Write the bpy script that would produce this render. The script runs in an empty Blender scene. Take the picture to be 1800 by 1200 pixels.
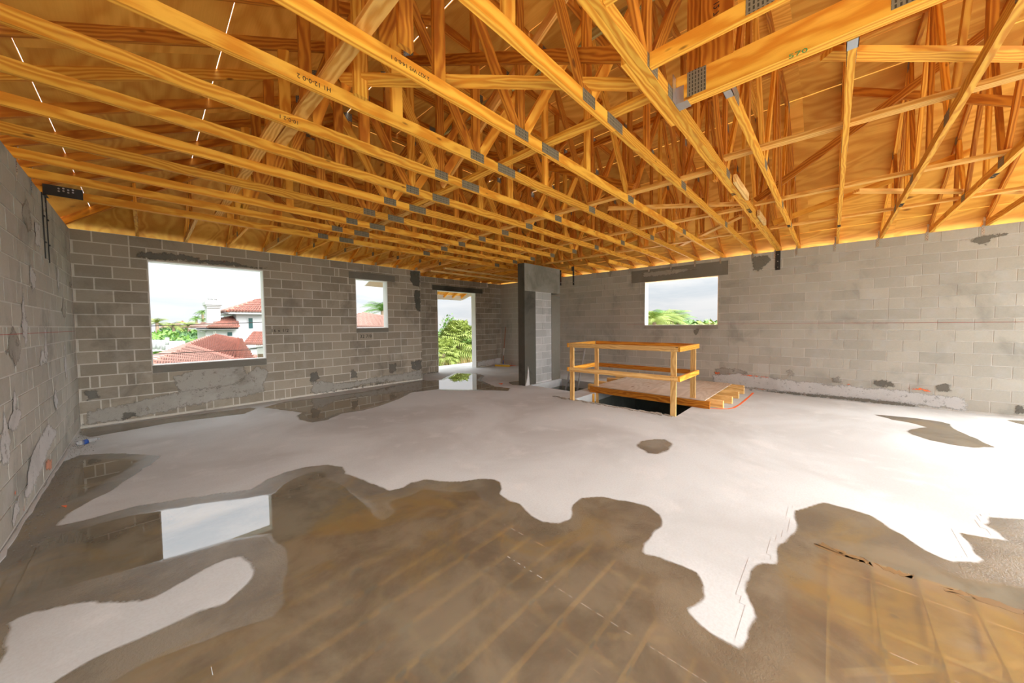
import bpy, bmesh, math, random
import numpy as np
from mathutils import Matrix, Vector
random.seed(7); np.random.seed(7)
S = bpy.context.scene
C = S.collection
R_ = math.radians

# ------------------------------------------------------------------ camera
FP, YAW, PITCH, ROLL, CH = 601.004, 43.087, -2.277, -0.549, 1.61
CX, CY = 899.733, 593.318
a, p, r = R_(YAW), R_(PITCH), R_(ROLL)
fw = Vector((math.cos(a)*math.cos(p), math.sin(a)*math.cos(p), math.sin(p)))
rt0 = Vector((math.sin(a), -math.cos(a), 0)); up0 = rt0.cross(fw)
rt = math.cos(r)*rt0 + math.sin(r)*up0
upv = -math.sin(r)*rt0 + math.cos(r)*up0
CAMP = Vector((0, 0, CH))
cd = bpy.data.cameras.new('camera'); cam = bpy.data.objects.new('camera', cd); C.objects.link(cam)
M = Matrix((rt, upv, -fw)).transposed().to_4x4(); M.translation = CAMP
cam.matrix_world = M
cd.sensor_width = 36; cd.lens = FP/1800*36
cd.shift_y = (CY-600)/1800; cd.shift_x = (900-CX)/1800
cd.clip_start = .05; cd.clip_end = 2000
S.camera = cam

def at(u, v, ax, val):
    """real-world point on a plane (x|y|z = val) measured from the photograph"""
    d = fw + rt*((u-CX)/FP) - upv*((v-CY)/FP)
    i = 'xyz'.index(ax)
    return CAMP + d*((val-CAMP[i])/d[i])

# ------------------------------------------------------------------ exposure, sky, sun
S.view_settings.view_transform = 'Standard'; S.view_settings.look = 'None'
S.view_settings.gamma = 1; S.view_settings.use_curve_mapping = False
S.view_settings.exposure = 1.43
S.cycles.max_bounces = 12; S.cycles.diffuse_bounces = 8; S.cycles.glossy_bounces = 4
W = bpy.data.worlds.new('overcast_sky'); S.world = W; W.use_nodes = True
SUN_DIR = Vector((0.22, -0.80, 0.55)).normalized()

class NT:
    def __init__(s, tree): s.t = tree; s.n = tree.nodes; s.l = tree.links
    def new(s, typ, **kw):
        n = s.n.new(typ)
        for k, v in kw.items():
            if k.startswith('i_'):
                key = k[2:]; key = int(key) if key.isdigit() else key.replace('_', ' ')
                s.put(n, key, v)
            else: setattr(n, k, v)
        return n
    def put(s, n, key, v):
        sk = n.inputs[key]
        if isinstance(v, bpy.types.NodeSocket): s.l.new(v, sk)
        elif isinstance(v, bpy.types.Node): s.l.new(v.outputs[0], sk)
        else: sk.default_value = v
    def math(s, op, a, b=None, c=None, clamp=False):
        n = s.n.new('ShaderNodeMath'); n.operation = op; n.use_clamp = clamp
        s.put(n, 0, a)
        if b is not None: s.put(n, 1, b)
        if c is not None: s.put(n, 2, c)
        return n.outputs[0]
    def vmul(s, a, b):
        n = s.n.new('ShaderNodeVectorMath'); n.operation = 'MULTIPLY'; s.put(n, 0, a); s.put(n, 1, b); return n.outputs[0]
    def vadd(s, a, b):
        n = s.n.new('ShaderNodeVectorMath'); n.operation = 'ADD'; s.put(n, 0, a); s.put(n, 1, b); return n.outputs[0]
    def noise(s, vec, scale, detail=3, rough=.5, dist=0):
        n = s.n.new('ShaderNodeTexNoise'); s.put(n, 'Vector', vec); n.inputs['Scale'].default_value = scale
        n.inputs['Detail'].default_value = detail; n.inputs['Roughness'].default_value = rough
        n.inputs['Distortion'].default_value = dist
        return n.outputs['Fac']
    def ramp(s, fac, stops, interp='LINEAR'):
        n = s.n.new('ShaderNodeValToRGB'); s.put(n, 0, fac); cr = n.color_ramp; cr.interpolation = interp
        while len(cr.elements) < len(stops): cr.elements.new(.5)
        for e, (p_, c_) in zip(cr.elements, stops):
            e.position = p_; e.color = (c_, c_, c_, 1) if isinstance(c_, (int, float)) else (*c_, 1)
        return n.outputs[0]
    def mix(s, fac, a, b, blend='MIX'):
        n = s.n.new('ShaderNodeMix'); n.data_type = 'RGBA'; n.blend_type = blend
        s.put(n, 0, fac)
        for k, v in ((6, a), (7, b)):
            if isinstance(v, tuple) and len(v) == 3: v = (*v, 1)
            s.put(n, k, v)
        return n.outputs[2]
    def maprange(s, v, a, b, c=0, d=1, smooth=True):
        n = s.n.new('ShaderNodeMapRange'); n.interpolation_type = 'SMOOTHSTEP' if smooth else 'LINEAR'
        s.put(n, 0, v)
        for i, x in zip((1, 2, 3, 4), (a, b, c, d)): s.put(n, i, x)
        return n.outputs[0]

w = NT(W.node_tree); w.n.clear()
tc = w.new('ShaderNodeTexCoord')
sep = w.new('ShaderNodeSeparateXYZ', i_0=tc.outputs['Generated'])
zz = w.math('MAXIMUM', sep.outputs[2], 0.0)
# CIE-like overcast dome: brighter towards the zenith and around the veiled sun
dot = w.new('ShaderNodeVectorMath', operation='DOT_PRODUCT'); w.put(dot, 0, tc.outputs['Generated']); dot.inputs[1].default_value = SUN_DIR
glow = w.math('POWER', w.math('MAXIMUM', dot.outputs['Value'], 0.0), 3.0)
cl = w.noise(w.vmul(tc.outputs['Generated'], (1.6, 1.6, 9.0)), 2.1, 5, .55, .4)
cl2 = w.maprange(cl, .38, .66)
dot2 = w.new('ShaderNodeVectorMath', operation='DOT_PRODUCT'); w.put(dot2, 0, tc.outputs['Generated']); dot2.inputs[1].default_value = Vector((0.0, .985, .17)).normalized()
north = w.maprange(dot2.outputs['Value'], .70, 1.0)
lum = w.math('ADD', w.math('ADD', w.math('MULTIPLY_ADD', w.math('POWER', zz, 1.5), 1.7, .315), w.math('MULTIPLY', glow, 3.6)), w.math('MULTIPLY', north, .10))
skyc = w.mix(cl2, (.76, .82, .87), (1.0, 1.0, 1.0))
base = w.mix(w.math('GREATER_THAN', sep.outputs[2], -0.02), (.22, .24, .2), skyc)
bg = w.new('ShaderNodeBackground', i_0=base, i_1=lum)
wo = w.new('ShaderNodeOutputWorld', i_0=bg)

sl = bpy.data.lights.new('veiled_sun', 'SUN'); sl.energy = 0.85; sl.angle = R_(35); sl.color = (1, .97, .93)
so = bpy.data.objects.new('veiled_sun', sl); C.objects.link(so)
so.rotation_euler = SUN_DIR.to_track_quat('Z', 'Y').to_euler()

# ------------------------------------------------------------------ materials
def mat(name):
    m = bpy.data.materials.new(name); m.use_nodes = True
    n = NT(m.node_tree); n.n.clear()
    b = n.new('ShaderNodeBsdfPrincipled'); o = n.new('ShaderNodeOutputMaterial', i_0=b)
    return m, n, b
def col(c): return (*c, 1)

def plain(name, c, rough=.6, metal=0, var=.15, scale=8, bump=0):
    m, n, b = mat(name)
    tc = n.new('ShaderNodeTexCoord')
    f = n.noise(tc.outputs['Object'], scale, 4, .6)
    oi = n.new('ShaderNodeObjectInfo')
    k = n.math('MULTIPLY_ADD', n.math('ADD', n.math('MULTIPLY', f, .7), n.math('MULTIPLY', oi.outputs['Random'], .3)), 2*var, 1-var)
    cc = n.mix(1.0, col(c), k, 'MULTIPLY')
    n.put(b, 'Base Color', cc); b.inputs['Roughness'].default_value = rough; b.inputs['Metallic'].default_value = metal
    if bump:
        bp = n.new('ShaderNodeBump', i_Strength=bump, i_Distance=.01); n.put(bp, 'Height', n.noise(tc.outputs['Object'], scale*12, 3)); n.put(b, 'Normal', bp)
    return m

def lumber_mat(name, light, dark, tone=.16):
    m, n, b = mat(name)
    tc = n.new('ShaderNodeTexCoord'); oi = n.new('ShaderNodeObjectInfo')
    rnd = oi.outputs['Random']
    off = n.new('ShaderNodeCombineXYZ'); n.put(off, 0, n.math('MULTIPLY', rnd, 37.0)); n.put(off, 1, n.math('MULTIPLY_ADD', rnd, .25, .02)); n.put(off, 2, n.math('MULTIPLY_ADD', rnd, -.3, .15))
    v = n.vadd(tc.outputs['Object'], off)
    warp = n.noise(n.vmul(v, (1.1, 4, 4)), 1.3, 3, .5)
    wv = n.new('ShaderNodeTexWave', wave_type='RINGS', rings_direction='X')
    n.put(wv, 'Vector', n.vadd(n.vmul(v, (.05, 1, 1)), n.vmul(warp, (0, .10, .10))))
    wv.inputs['Scale'].default_value = 13; wv.inputs['Distortion'].default_value = 1.2; wv.inputs['Detail'].default_value = 2
    fib = n.noise(n.vmul(v, (3, 90, 90)), 2, 3, .6)
    g = n.math('ADD', n.math('MULTIPLY', wv.outputs['Fac'], .62), n.math('MULTIPLY', fib, .38))
    c1 = n.mix(n.ramp(g, [(.22, 0), (.8, 1)]), col(light), col(dark))
    vor = n.new('ShaderNodeTexVoronoi'); n.put(vor, 'Vector', n.vmul(v, (1.0, 3.0, 3.0))); vor.inputs['Scale'].default_value = 2.4
    kn = n.maprange(vor.outputs['Distance'], .04, .10, 1, 0)
    c2 = n.mix(n.math('MULTIPLY', kn, .8), c1, (.16, .045, .008))
    sm = n.noise(n.vmul(v, (1.5, 3, 3)), 1.7, 4, .6)
    c3 = n.mix(n.maprange(sm, .62, .8, 0, .25), c2, (.25, .16, .08))
    k = n.math('MULTIPLY_ADD', rnd, 2*tone, 1-tone)
    c4 = n.mix(1.0, c3, k, 'MULTIPLY')
    n.put(b, 'Base Color', c4); b.inputs['Roughness'].default_value = .62; b.inputs['Specular IOR Level'].default_value = .25
    bp = n.new('ShaderNodeBump', i_Strength=.25, i_Distance=.002); n.put(bp, 'Height', g); n.put(b, 'Normal', bp)
    return m

def ply_mat(name, light, dark, grain=(1, .32, 1)):
    m, n, b = mat(name)
    tc = n.new('ShaderNodeTexCoord'); oi = n.new('ShaderNodeObjectInfo'); rnd = oi.outputs['Random']
    off = n.new('ShaderNodeCombineXYZ'); n.put(off, 0, n.math('MULTIPLY', rnd, 41.0)); n.put(off, 1, n.math('MULTIPLY', rnd, 13.0))
    v = n.vmul(n.vadd(tc.outputs['Object'], off), grain)
    f = n.noise(v, 1.5, 3, .45, .6)
    bands = n.math('SINE', n.math('MULTIPLY', f, 70.0))
    fib = n.noise(n.vmul(v, (30, 3, 30)), 3, 3, .6)
    g = n.math('ADD', n.math('MULTIPLY_ADD', bands, .19, .38), n.math('MULTIPLY', fib, .35))
    c1 = n.mix(n.ramp(g, [(.2, 0), (.95, 1)]), col(light), col(dark))
    vor = n.new('ShaderNodeTexVoronoi'); n.put(vor, 'Vector', n.vmul(v, (1, 1.7, 1))); vor.inputs['Scale'].default_value = 3.0
    kn = n.maprange(vor.outputs['Distance'], .05, .13, 1, 0)
    gate = n.maprange(n.noise(v, 1.1, 1), .40, .47)
    c2 = n.mix(n.math('MULTIPLY', n.math('MULTIPLY', kn, gate), .85), c1, (.17, .05, .01))
    st = n.noise(tc.outputs['Object'], .8, 4, .6)
    c3 = n.mix(n.maprange(st, .5, .72, 0, .3), c2, (.40, .17, .03))
    k = n.math('MULTIPLY_ADD', rnd, .3, .85)
    n.put(b, 'Base Color', n.mix(1.0, c3, k, 'MULTIPLY')); b.inputs['Roughness'].default_value = .7; b.inputs['Specular IOR Level'].default_value = .2
    return m

def block_mat(name, c, rnd_amt=.16, patch=(.5, .49, .47), patch_amt=.35, stain=(.17, .15, .12)):
    m, n, b = mat(name)
    g = n.new('ShaderNodeNewGeometry'); pos = g.outputs['Position']; oi = n.new('ShaderNodeObjectInfo')
    f = n.noise(pos, 55, 3, .7); f2 = n.noise(pos, 3.1, 5, .6); f3 = n.noise(pos, 1.3, 5, .65, .4)
    k = n.math('ADD', n.math('MULTIPLY_ADD', oi.outputs['Random'], 2*rnd_amt, 1-rnd_amt-.13), n.math('MULTIPLY', f, .26))
    c1 = n.mix(1.0, col(c), k, 'MULTIPLY')
    c2 = n.mix(n.maprange(f2, .50, .70, 0, patch_amt), c1, col(patch))
    c3 = n.mix(n.maprange(f3, .50, .70, 0, .62), c2, col(stain))
    n.put(b, 'Base Color', c3); b.inputs['Roughness'].default_value = .9; b.inputs['Specular IOR Level'].default_value = .15
    bp = n.new('ShaderNodeBump', i_Strength=.5, i_Distance=.004); n.put(bp, 'Height', n.noise(pos, 120, 3, .7)); n.put(b, 'Normal', bp)
    return m

def floor_mat():
    m, n, b = mat('slab_concrete')
    g = n.new('ShaderNodeNewGeometry'); pos = g.outputs['Position']
    big = n.noise(pos, .55, 5, .55, .5); mid = n.noise(pos, 2.3, 6, .6, .3); fine = n.noise(pos, 60, 3, .65)
    dry = n.mix(n.maprange(big, .38, .66), (.63, .665, .67), (.50, .515, .51))
    dry = n.mix(n.maprange(mid, .52, .72, 0, .45), dry, (.74, .75, .745))
    dry = n.mix(n.maprange(fine, .35, .7, 0, .16), dry, (.34, .31, .28))
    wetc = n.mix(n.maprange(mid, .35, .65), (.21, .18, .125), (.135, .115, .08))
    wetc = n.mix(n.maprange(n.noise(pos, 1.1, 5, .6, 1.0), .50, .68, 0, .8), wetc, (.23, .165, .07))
    aw = n.new('ShaderNodeAttribute', attribute_name='wet'); ad = n.new('ShaderNodeAttribute', attribute_name='deep')
    ns = n.math('ADD', n.math('MULTIPLY_ADD', n.noise(pos, 9, 5, .6), .9, -.45), n.math('MULTIPLY_ADD', n.noise(pos, 40, 3, .6), .3, -.15))
    edge = n.math('MULTIPLY', aw.outputs['Fac'], n.math('SUBTRACT', 1.0, aw.outputs['Fac']))
    wet = n.maprange(n.math('ADD', aw.outputs['Fac'], n.math('MULTIPLY', n.math('MULTIPLY', edge, 3.0), ns)), .25, .75)
    deep = n.maprange(n.math('ADD', ad.outputs['Fac'], n.math('MULTIPLY', ns, .35)), .12, .85)
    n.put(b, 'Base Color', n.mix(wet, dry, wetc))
    r1 = n.math('MULTIPLY_ADD', deep, -.225, .235)            # thin film -> standing water
    n.put(b, 'Roughness', n.mix(wet, (.8, .8, .8), r1))
    n.put(b, 'Specular IOR Level', n.math('MULTIPLY_ADD', wet, .42, .08))
    b.inputs['IOR'].default_value = 2.5
    bs = n.math('ADD', n.math('MULTIPLY', n.math('MULTIPLY', n.math('SUBTRACT', 1.0, deep), wet), .7), n.math('MULTIPLY', n.math('SUBTRACT', 1.0, wet), .12))
    bp = n.new('ShaderNodeBump', i_Distance=.006); n.put(bp, 'Strength', bs)
    n.put(bp, 'Height', n.math('ADD', n.noise(pos, 70, 4, .7), n.math('MULTIPLY', n.noise(pos, 14, 3), .6))); n.put(b, 'Normal', bp)
    return m

M_PINE = lumber_mat('pine_lumber', (.90, .475, .062), (.70, .265, .022))
M_PINE_D = lumber_mat('pine_lumber_dark', (.66, .265, .026), (.42, .125, .010))  # darker pine, puts the shade of the roof recesses into webs and chords
M_PINE_W = lumber_mat('pale_pine_lumber', (.88, .58, .23), (.68, .38, .12))
M_PINE_B = lumber_mat('brace_pine', (.86, .49, .13), (.66, .30, .05))
M_GREEN = lumber_mat('treated_lumber', (.52, .45, .17), (.36, .28, .09))
M_PLY = ply_mat('roof_plywood', (.88, .49, .088), (.62, .245, .026))
M_PLYF = ply_mat('weathered_plywood', (.62, .52, .42), (.47, .36, .26), grain=(.32, 1, 1))
M_BLOCK = block_mat('block_shaded_grey', (.345, .300, .232), .17, patch=(.46, .43, .38), patch_amt=.25)  # back walls: their shade and wood bounce put into the block colour
M_BLOCKR = block_mat('block_lit_grey', (.455, .437, .380), .09, patch=(.52, .525, .51), patch_amt=.4, stain=(.25, .245, .215))  # side walls: same block, their stronger light put into the colour
M_MORT = block_mat('mortar', (.62, .58, .50), 0, patch_amt=.2, stain=(.30, .27, .22))
M_MORTR = block_mat('mortar_pale', (.63, .615, .57), 0, patch_amt=.3, stain=(.36, .35, .33))
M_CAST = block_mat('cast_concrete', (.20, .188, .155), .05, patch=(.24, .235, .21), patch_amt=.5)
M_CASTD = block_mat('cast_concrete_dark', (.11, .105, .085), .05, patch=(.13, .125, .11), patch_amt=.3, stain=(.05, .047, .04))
M_SMEAR = block_mat('cement_smear', (.36, .34, .295), .1, patch=(.46, .44, .40), patch_amt=.5)
M_SMEARL = block_mat('cement_smear_pale', (.58, .575, .56), .06, patch=(.66, .655, .65), patch_amt=.4, stain=(.42, .41, .39))
M_SMEARD = block_mat('cement_smear_dark', (.16, .15, .125), .1, patch=(.2, .2, .18), patch_amt=.4)
M_FLOOR = floor_mat()
M_BLOCKP = block_mat('pier_block', (.42, .425, .41), .14, patch=(.6, .6, .59), patch_amt=.5, stain=(.33, .33, .31))
M_MORTP = block_mat('pier_mortar', (.66, .66, .65), 0, patch_amt=.2, stain=(.5, .5, .48))
M_TIE = block_mat('tie_beam_concrete', (.27, .26, .225), .05, patch=(.36, .35, .32), patch_amt=.5, stain=(.16, .15, .12))
M_SHAFT = block_mat('shaft_concrete', (.20, .22, .19), .05, patch=(.3, .32, .29), patch_amt=.5)
M_STEEL = plain('galvanised_steel', (.44, .43, .40), .42, .75, .25, 30)
M_ZINC = plain('bright_zinc', (.62, .66, .70), .3, .85, .15, 20)
M_BLACK = plain('black_steel', (.035, .033, .032), .5, .4, .2)
M_INK = plain('ink', (.03, .022, .015), .9, 0, .3, 40)
M_GREENINK = plain('green_crayon', (.06, .25, .05), .9, 0, .3, 40)
M_ORANGE = plain('orange_marking_paint', (.95, .17, .03), .6, 0, .25, 14)
M_ORANGEF = plain('faded_orange_paint', (.80, .36, .22), .8, 0, .25, 14)
M_RUST = plain('rust_stain', (.21, .125, .05), .5, 0, .3, 9)
M_REDLINE = plain('red_chalk', (.42, .12, .10), .9, 0, .2)
M_WHITE = plain('white_stucco', (.42, .42, .42), .8, 0, .04, 2)
M_WBUCK = plain('pale_reveal', (.74, .73, .70), .8, 0, .06, 5)
M_WOODB = plain('window_buck_wood', (.80, .58, .36), .7, 0, .1, 5)
M_TILE = plain('clay_roof_tile', (.30, .115, .08), .7, 0, .4, 1.6)
M_TILEL = plain('pale_clay_roof_tile', (.38, .215, .17), .7, 0, .25, 1.2)
M_RIDGE = plain('clay_ridge_tile', (.36, .125, .08), .7, 0, .2, 3)
M_GLASS = plain('dark_window_glass', (.03, .07, .07), .12, 0, .1)
M_LEAF = plain('leaf_green', (.10, .19, .03), .55, 0, .45, 2.0)
M_LEAFY = plain('leaf_yellow_green', (.23, .28, .055), .55, 0, .4, 2.0)
M_LEAFB = plain('leaf_bright_green', (.115, .225, .035), .55, 0, .4, 2.0)
M_LEAFD = plain('leaf_dry', (.45, .30, .13), .8, 0, .3, 2.0)
M_LEAFK = plain('leaf_dark_green', (.05, .115, .03), .6, 0, .4, 2.0)
M_TRUNK = plain('palm_trunk', (.24, .17, .11), .9, 0, .3, 6)
M_GRASS = plain('grass_ground', (.12, .18, .06), .95, 0, .3, .3)
M_ALU = plain('aluminium', (.42, .40, .38), .4, .7, .15)
M_BRUSH = plain('yellow_bristles', (.80, .48, .03), .8, 0, .2, 60)
M_BLUE = plain('blue_plastic', (.02, .08, .35), .4, 0, .1)
M_HANDLE = plain('varnished_handle', (.34, .10, .03), .5, 0, .2)
M_PLASTIC = None
def clear_mat():
    m, n, b = mat('clear_plastic'); b.inputs['Base Color'].default_value = (.9, .93, .95, 1); b.inputs['Roughness'].default_value = .08
    b.inputs['Transmission Weight'].default_value = .85; b.inputs['IOR'].default_value = 1.3
    return m
M_PLASTIC = clear_mat()

# ------------------------------------------------------------------ object helpers
def link(name, me, m=None, parent=None, **props):
    o = bpy.data.objects.new(name, me); C.objects.link(o)
    if me is not None and m is not None and not len(me.materials): me.materials.append(m)
    if parent is not None: o.parent = parent
    for k, v in props.items(): o[k] = v
    return o
def empty(name, loc=(0, 0, 0), **props):
    o = bpy.data.objects.new(name, None); o.empty_display_size = .2; C.objects.link(o); o.location = loc
    for k, v in props.items(): o[k] = v
    return o
def world_child(o, parent):
    """parent keeping the world placement (parents only ever have a location)"""
    o.parent = parent; o.matrix_parent_inverse = Matrix.Translation(-Vector(parent.location))
def mesh(name, v, f, smooth=False):
    me = bpy.data.meshes.new(name); me.from_pydata([tuple(x) for x in v], [], f); me.update()
    if smooth: me.polygons.foreach_set('use_smooth', [True]*len(me.polygons))
    return me
BOXF = [(0, 1, 3, 2), (4, 6, 7, 5), (0, 4, 5, 1), (2, 3, 7, 6), (0, 2, 6, 4), (1, 5, 7, 3)]
_bc = {}
def box_mesh(l, w_, h, key='box'):
    k = (round(l, 4), round(w_, 4), round(h, 4), key)
    if k not in _bc:
        v = [(sx*l/2, sy*w_/2, sz*h/2) for sx in (-1, 1) for sy in (-1, 1) for sz in (-1, 1)]
        _bc[k] = mesh(key, v, BOXF)
    return _bc[k]
_mc = {}
def with_mat(me, m):
    k = (me.name, m.name)
    if k not in _mc:
        c = me.copy(); c.materials.clear(); c.materials.append(m); _mc[k] = c
    return _mc[k]
def boxo(name, lo, hi, m, parent=None, **props):
    lo, hi = Vector(lo), Vector(hi); d = hi-lo
    o = link(name, with_mat(box_mesh(*d), m), None, None, **props)
    o.location = (lo+hi)/2
    if parent is not None: world_child(o, parent)
    return o
def board(name, p0, p1, w_, h, m, parent=None, up=(0, 0, 1), **props):
    """a stick from p0 to p1: h is measured along 'up', w_ across it"""
    p0, p1 = Vector(p0), Vector(p1); d = p1-p0; L = d.length; x = d/L
    u = Vector(up); u = (u-x*u.dot(x))
    if u.length < 1e-5: u = Vector((0, 1, 0))
    u.normalize(); y = u.cross(x)
    o = link(name, with_mat(box_mesh(L, w_, h), m), None, None, **props)
    mm = Matrix((x, y, u)).transposed().to_4x4(); mm.translation = (p0+p1)/2
    o.matrix_world = mm
    if parent is not None:
        o.parent = parent; o.matrix_parent_inverse = Matrix.Translation(-Vector(parent.location))
    return o
class MB:
    """collects simple solids and links them as one mesh"""
    def __init__(s): s.v = []; s.f = []
    def add(s, v, f):
        k = len(s.v); s.v += [tuple(x) for x in v]; s.f += [tuple(i+k for i in q) for q in f]
    def box(s, lo, hi):
        s.add([(x, y, z) for x in (lo[0], hi[0]) for y in (lo[1], hi[1]) for z in (lo[2], hi[2])], BOXF)
    def tube(s, p0, p1, r0, r1=None, n=8, cap=True):
        r1 = r0 if r1 is None else r1
        p0, p1 = Vector(p0), Vector(p1); d = (p1-p0).normalized()
        t = Vector((0, 0, 1)) if abs(d.z) < .9 else Vector((1, 0, 0))
        a_ = d.cross(t).normalized(); b_ = d.cross(a_)
        v = []
        for pp, rr in ((p0, r0), (p1, r1)):
            for i in range(n):
                q = 2*math.pi*i/n; v.append(pp + (a_*math.cos(q)+b_*math.sin(q))*rr)
        f = [(i, (i+1) % n, n+(i+1) % n, n+i) for i in range(n)]
        if cap: f += [tuple(range(n))[::-1], tuple(range(n, 2*n))]
        s.add(v, f)
    def prism(s, poly, axis, d0, d1):
        n = len(poly)
        def P3(q, d):
            if axis == 'y': return (q[0], d, q[1])
            if axis == 'x': return (d, q[0], q[1])
            return (q[0], q[1], d)
        v = [P3(q, d0) for q in poly]+[P3(q, d1) for q in poly]
        f = [tuple(range(n)), tuple(range(n, 2*n))[::-1]]+[(i, n+i, n+(i+1) % n, (i+1) % n) for i in range(n)]
        s.add(v, f)
    def build(s, name, m, parent=None, smooth=False, **props):
        o = link(name, mesh(name, s.v, s.f, smooth), m, None, **props)
        if parent is not None: world_child(o, parent)
        return o

# ------------------------------------------------------------------ dimensions (metres)
H = 3.18                                  # top of the block walls
XC, YA, XA, YD, XB = -0.77, 8.77, 5.51, 9.65, 9.68
YF = -4.2                                 # open end of the storey behind the camera
TH = .2
WA = (0.055, 1.728, .932, 2.791)          # openings: u0, u1, z0, z1
WS = (3.635, 4.483, 1.539, 2.793)
WD = (6.681, 8.368, 0.0, 2.765)
WB = (2.06, 3.887, 1.536, 2.76)
COURSES = [(.03+.2*i, .23+.2*i) for i in range(13)] + [(2.63, 2.80), (2.80, 3.0), (3.0, H)]

def subtract(rect, hole):
    a0, a1, b0, b1 = rect; h0, h1, g0, g1 = hole
    if a1 <= h0+1e-4 or a0 >= h1-1e-4 or b1 <= g0+1e-4 or b0 >= g1-1e-4: return [rect]
    out = []
    if a0 < h0: out.append((a0, h0, b0, b1))
    if a1 > h1: out.append((h1, a1, b0, b1))
    m0, m1 = max(a0, h0), min(a1, h1)
    if b0 < g0: out.append((m0, m1, b0, g0))
    if b1 > g1: out.append((m0, m1, g1, b1))
    return out

def block_wall(name, axis, plane, sgn, u0, u1, joint, holes, bm_, mm_, solids=(), vis=None, limit=300):
    """block wall: mortar core with every block proud of it. axis = 'x': the wall runs along x and faces -y*sgn ... """
    root = empty(name, (0, 0, 0), kind='structure')
    # mortar core with the openings cut out
    core = [(u0, u1, 0, H)]
    for h_ in holes: core = [q for c_ in core for q in subtract(c_, h_)]
    mb = MB()
    back = plane - sgn*TH
    face = plane - sgn*.0055
    for q in core:
        lo, hi = sorted((face, back))
        if axis == 'x': mb.box((q[0], lo, q[2]), (q[1], hi, q[3]))
        else: mb.box((lo, q[0], q[2]), (hi, q[1], q[3]))
    mb.build('mortar_core', mm_, root)
    pieces = []
    J = .018 if bm_ is M_BLOCK else .014
    for i, (z0, z1) in enumerate(COURSES):
        ph = joint + (.2 if i % 2 else 0)
        k = math.floor((u0-ph)/.4)
        while ph+k*.4 < u1:
            a0, a1 = ph+k*.4, ph+(k+1)*.4
            cuts = [a0, a1]
            if random.random() < .10: cuts = [a0, a0+random.choice((.1, .2, .3)), a1]
            for b0, b1 in zip(cuts[:-1], cuts[1:]):
                q0, q1 = max(b0+J/2, u0+.003), min(b1-J/2, u1-.003)
                rs = [(q0, q1, z0+J/2, z1-J/2)] if q1-q0 > .03 else []
                for h_ in list(holes)+list(solids):
                    hh = (h_[0]-.004, h_[1]+.004, h_[2]-.004, h_[3]+.004)
                    rs = [s_ for r_ in rs for s_ in subtract(r_, hh)]
                pieces += [r_ for r_ in rs if r_[1]-r_[0] > .025 and r_[3]-r_[2] > .02]
            k += 1
    def size(q):
        um, zm = (q[0]+q[1])/2, (q[2]+q[3])/2
        P = Vector((um, plane, zm)) if axis == 'x' else Vector((plane, um, zm))
        d = P-CAMP; z = d.dot(fw)
        if z < .3: return 0
        px = CX+FP*d.dot(rt)/z
        if px < -80 or px > 1880: return 0
        return (q[1]-q[0])*(q[3]-q[2])/z**2
    pieces.sort(key=size, reverse=True)
    rest = MB()
    for j, q in enumerate(pieces):
        pr = plane + sgn*random.uniform(-.0012, .0018)
        lo, hi = sorted((pr, plane-sgn*.03))
        L, D, Hh = q[1]-q[0], hi-lo, q[3]-q[2]
        if axis == 'x': lo3, hi3 = (q[0], lo, q[2]), (q[1], hi, q[3])
        else: lo3, hi3 = (lo, q[0], q[2]), (hi, q[1], q[3])
        if j < limit and size(q) > 0:
            D = .031
            o = link('block', with_mat(box_mesh(*( (L, D, Hh) if axis == 'x' else (D, L, Hh))), bm_))
            cpt = pr - sgn*D/2
            o.location = ((q[0]+q[1])/2, cpt, (q[2]+q[3])/2) if axis == 'x' else (cpt, (q[0]+q[1])/2, (q[2]+q[3])/2)
            o.rotation_euler = (random.gauss(0, .0015), random.gauss(0, .0015), random.gauss(0, .0015))
            o.parent = root
        else: rest.box(lo3, hi3)
    if rest.v:
        o = rest.build('distant_blocks', bm_, root); o['kind'] = 'stuff'
    return root

# ------------------------------------------------------------------ walls
# cast pieces set into the walls: lintels, sills
LINT_S = (3.48, 4.70, 2.793, 2.96)
LINT_D = (6.50, 8.72, 2.765, 2.935)
SILL_A = (WA[0], WA[1], .80, WA[2])
SILL_S = (WS[0], WS[1], 1.43, WS[2])
LINT_B = (1.86, 4.27, 2.76, 3.10)
SILL_B = (WB[0], WB[1], 1.44, WB[2])
wall_back = block_wall('wall_back', 'x', YA, -1, XC, XA, -.35+.4, [WA, WS], M_BLOCK, M_MORT, [LINT_S, SILL_A, SILL_S])
wall_recess = block_wall('wall_back_recess', 'x', YD, -1, XA, XB, 5.62, [WD], M_BLOCK, M_MORT, [LINT_D])
wall_right = block_wall('wall_right', 'y', XB, -1, YF, YD, -1.98, [WB, (-4.0, -2.55, 0, 2.6)], M_BLOCKR, M_MORTR, [LINT_B, SILL_B])
wall_left = block_wall('wall_left', 'y', XC, 1, 3.2, YA+.2, 5.07, [], M_BLOCKR, M_MORTR)
boxo('corner_fill', (XB-.001, YD-.004, 0), (XB+TH, YD+TH, H), M_MORTR, wall_right)
boxo('corner_fill', (XC-.006, YA+.001, 0), (XC+.002, YA+.2, H), M_MORT, wall_left)
# remaining, unseen part of the left wall: piers and header of a wide opening
mb = MB(); mb.box((XC-TH, YF, 0), (XC, -3.4, H)); mb.box((XC-TH, -3.4, 2.7), (XC, 3.2, H)); mb.box((XC-TH, 1.2, 0), (XC, 3.2, 2.7)); mb.box((XC-TH, -3.4, 0), (XC, -1.0, 1.0))
mb.build('pier_and_header', M_MORTR, wall_left)
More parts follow.
